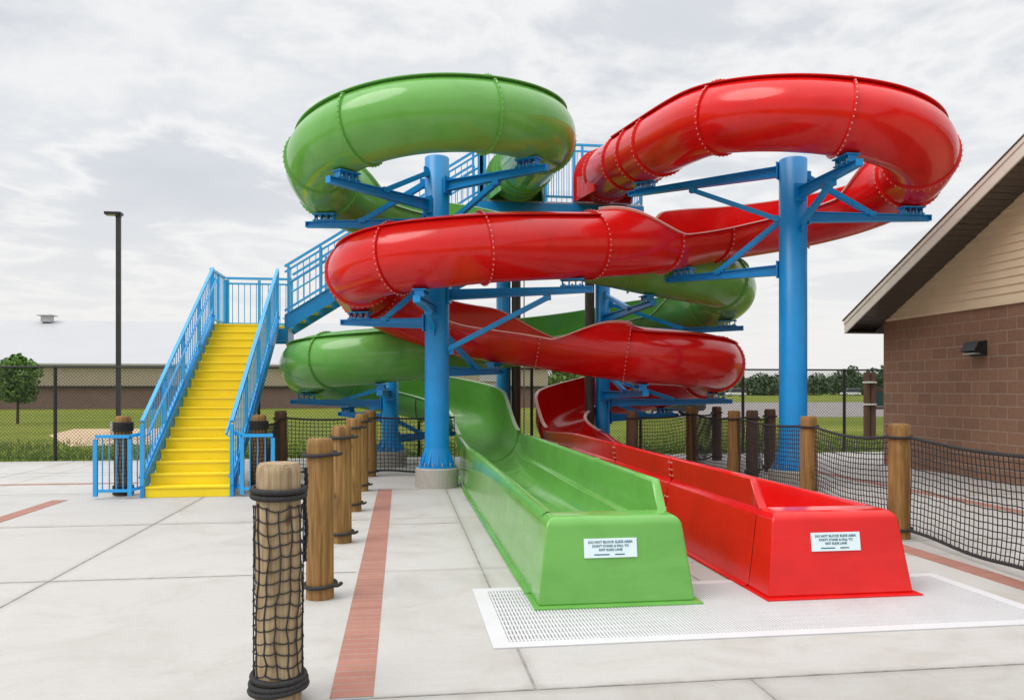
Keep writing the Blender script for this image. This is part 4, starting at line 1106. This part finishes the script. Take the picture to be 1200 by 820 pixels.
# dark parked car, far right of centre
def car(label, x, y, L_, mat, van=False):
    t = thing('parked_car' if not van else 'parked_van', label, 'car' if not van else 'van', (x, y, -.05))
    zz = -.05
    sec = [(-L_/2, .45, .80, .74), (-L_/2+.1, .32, .88, .80), (-L_*.36, .30, .92, .86), (-L_*.22, .30, .98, .88), (L_*.28, .30, 1.0, .88), (L_*.46, .32, .92, .82), (L_/2, .45, .72, .74)]
    m = MB(); vs = []
    for dx, zb, zt, hw in sec: vs += [(x+dx, y-hw, zz+zb), (x+dx, y-hw, zz+zt*.9), (x+dx, y-hw*.9, zz+zt), (x+dx, y+hw*.9, zz+zt), (x+dx, y+hw, zz+zt*.9), (x+dx, y+hw, zz+zb)]
    fs = [(k*6+i, k*6+(i+1) % 6, k*6+6+(i+1) % 6, k*6+6+i) for k in range(len(sec)-1) for i in range(6)]+[(5, 4, 3, 2, 1, 0), tuple(36+i for i in range(6))]
    m.add(vs, fs, True); body = m.build('body', mat, t, bevel=.02)
    h2 = 1.48 if not van else 1.95
    c0, c1, d0, d1 = ((-.22, .36, -.10, .26) if not van else (-.30, .49, -.20, .485))
    m = MB(); vs = [(x+L_*dx, y+sy*w, zz+z) for dx, z, w in ((c0, .97, .84), (c1, .97, .84), (d1, h2, .66), (d0, h2, .66)) for sy in (-1, 1)]
    m.add(vs, [(0, 2, 4, 6), (7, 5, 3, 1), (0, 6, 7, 1), (2, 3, 5, 4)], False); m.build('window', M['glass'], t)
    m = MB(); m.box((x+L_*(d0+d1)/2, y, zz+h2+.01), (L_*(d1-d0)+.05, 1.36, .05)); m.build('roof', mat, t, bevel=.02)
    for dx in (-.31, .31):
        for sy in (-.80, .80):
            m = MB(); m.cyl((x+L_*dx, y+sy-.1, zz+.33), (x+L_*dx, y+sy+.1, zz+.33), .33, n=20); w = m.build('tyre', M['tyre'], t)
            m = MB(); m.cyl((x+L_*dx, y+sy-.106, zz+.33), (x+L_*dx, y+sy+.106, zz+.33), .2, n=14); m.build('rim', M['steel'], w)
    m = MB(); m.box((x+L_/2+.0, y, zz+.62), (.04, 1.3, .12)); m.build('headlight', M['lens'], t); return t
car('black parked car on the grey lot, seen under the lowest red tube', 15.9, 46.5, 4.5, M['carblack'])
car('white parked van far off by the wood, left of the thick blue column', 83.0, 190.0, 5.2, M['carwhite'], True)
car('white parked van far off by the wood, right of the thick blue column', 120.0, 200.0, 5.4, M['carwhite'], True)
lp2 = Vector((39.6, 96.5, 0)); t = thing('street_light', 'pale tall street light pole far off at the right end of the lower red tube', 'street light', lp2)
m = MB(); m.cyl(lp2, lp2+Vector((0, 0, 6.6)), .11, .07, 10); m.build('pole', M['steel'], t)
m = MB(); m.bar(lp2+Vector((0, 0, 6.5)), lp2+Vector((-1.6, 0, 6.8)), .07, .07); m.box(lp2+Vector((-1.8, 0, 6.8)), (.6, .25, .12)); m.build('lamp_head', M['steel'], t)
sp2 = Vector((37.5, 97.5, 0)); t = thing('road_sign', 'small green road sign far off beside the pale street light', 'road sign', sp2)
m = MB(); m.cyl(sp2, sp2+Vector((0, 0, 2.2)), .05, n=8); m.build('pole', M['steel'], t)
m = MB(); m.box(sp2+Vector((0, -.07, 1.75)), (1.5, .04, .7)); m.build('panel', M['signgreen'], t)

# ------------------------------------------------------------------ sky, sun, camera
w = bpy.data.worlds.new('World'); scene.world = w; w.use_nodes = True; nt = w.node_tree
bg = nt.nodes['Background']; sky = nt.nodes.new('ShaderNodeTexSky'); sky.sky_type = 'NISHITA'; sky.sun_disc = False
SE, SA = 50, 246          # elevation, compass azimuth (clockwise from +Y)
sky.sun_elevation = R(SE); sky.sun_rotation = R(SA); sky.air_density = 1.2; sky.dust_density = 2.5
tc = nt.nodes.new('ShaderNodeTexCoord'); sep = nt.nodes.new('ShaderNodeSeparateXYZ'); L(nt, tc.outputs['Generated'], sep.inputs[0])
def MT(op, a, b=None, c=None):
    n = nt.nodes.new('ShaderNodeMath'); n.operation = op
    for i, x in enumerate((a, b, c)):
        if x is None: continue
        if hasattr(x, 'links'): L(nt, x, n.inputs[i])
        else: n.inputs[i].default_value = x
    return n.outputs[0]
zc = MT('MAXIMUM', sep.outputs['Z'], 0.0); den = MT('ADD', zc, .10)
cmb = nt.nodes.new('ShaderNodeCombineXYZ'); L(nt, MT('DIVIDE', sep.outputs['X'], den), cmb.inputs[0]); L(nt, MT('DIVIDE', sep.outputs['Y'], den), cmb.inputs[1])
cmb.inputs[2].default_value = 3.7
n1 = noise(nt, cmb.outputs[0], .55, 3, .5, .3); n2 = noise(nt, cmb.outputs[0], 1.5, 8, .56, .35); n3 = noise(nt, cmb.outputs[0], 5.2, 6, .6, .2)
dens = MT('ADD', MT('MULTIPLY', n1, .58), MT('ADD', MT('MULTIPLY', n2, .33), MT('MULTIPLY', n3, .09)))
fade = ramp(nt, zc, [(.0, 1.0), (.06, .80), (.24, 0.)])   # thin bright band low down
cl = ramp(nt, dens, [(.39, (6.6, 6.9, 7.4)), (.455, (7.1, 7.35, 7.75)), (.49, (9.1, 9.1, 9.1)), (.52, (7.7, 7.9, 8.2)), (.565, (8.9, 8.95, 9.0)), (.63, (6.9, 7.15, 7.6))])
cl = mixc(nt, fade, cl, (8.9, 8.75, 8.6))
zen = MT('MULTIPLY_ADD', ramp(nt, zc, [(.43, 0.), (.97, 1.)]), 1.55, 1.0)     # overcast: the dome is brightest overhead
vm = nt.nodes.new('ShaderNodeVectorMath'); vm.operation = 'SCALE'; L(nt, cl, vm.inputs[0]); L(nt, zen, vm.inputs['Scale'])
out = mixc(nt, .94, sky.outputs['Color'], vm.outputs[0])
L(nt, out, bg.inputs['Color']); bg.inputs['Strength'].default_value = .10
sd = bpy.data.lights.new('sun', 'SUN'); sd.energy = 1.5; sd.angle = R(38); sd.color = (1, .965, .91)
so = bpy.data.objects.new('sun', sd); COL.objects.link(so)
dirv = Vector((math.sin(R(SA))*math.cos(R(SE)), math.cos(R(SA))*math.cos(R(SE)), math.sin(R(SE))))
so.rotation_euler = dirv.to_track_quat('Z', 'Y').to_euler(); so.location = dirv*40

cd = bpy.data.cameras.new('camera'); cd.sensor_width = 36; cd.lens = 28.0; cd.shift_y = 47/1200; cd.clip_end = 5000; cd.clip_start = .05
co = bpy.data.objects.new('camera', cd); COL.objects.link(co); co.location = (0, 0, 1.5); co.rotation_euler = (R(90), 0, -TH)
scene.camera = co
scene.view_settings.view_transform = 'Standard'; scene.view_settings.look = 'None'; scene.view_settings.gamma = 1
scene.view_settings.exposure = 0.06
scene.render.engine = 'CYCLES'; scene.cycles.max_bounces = 8
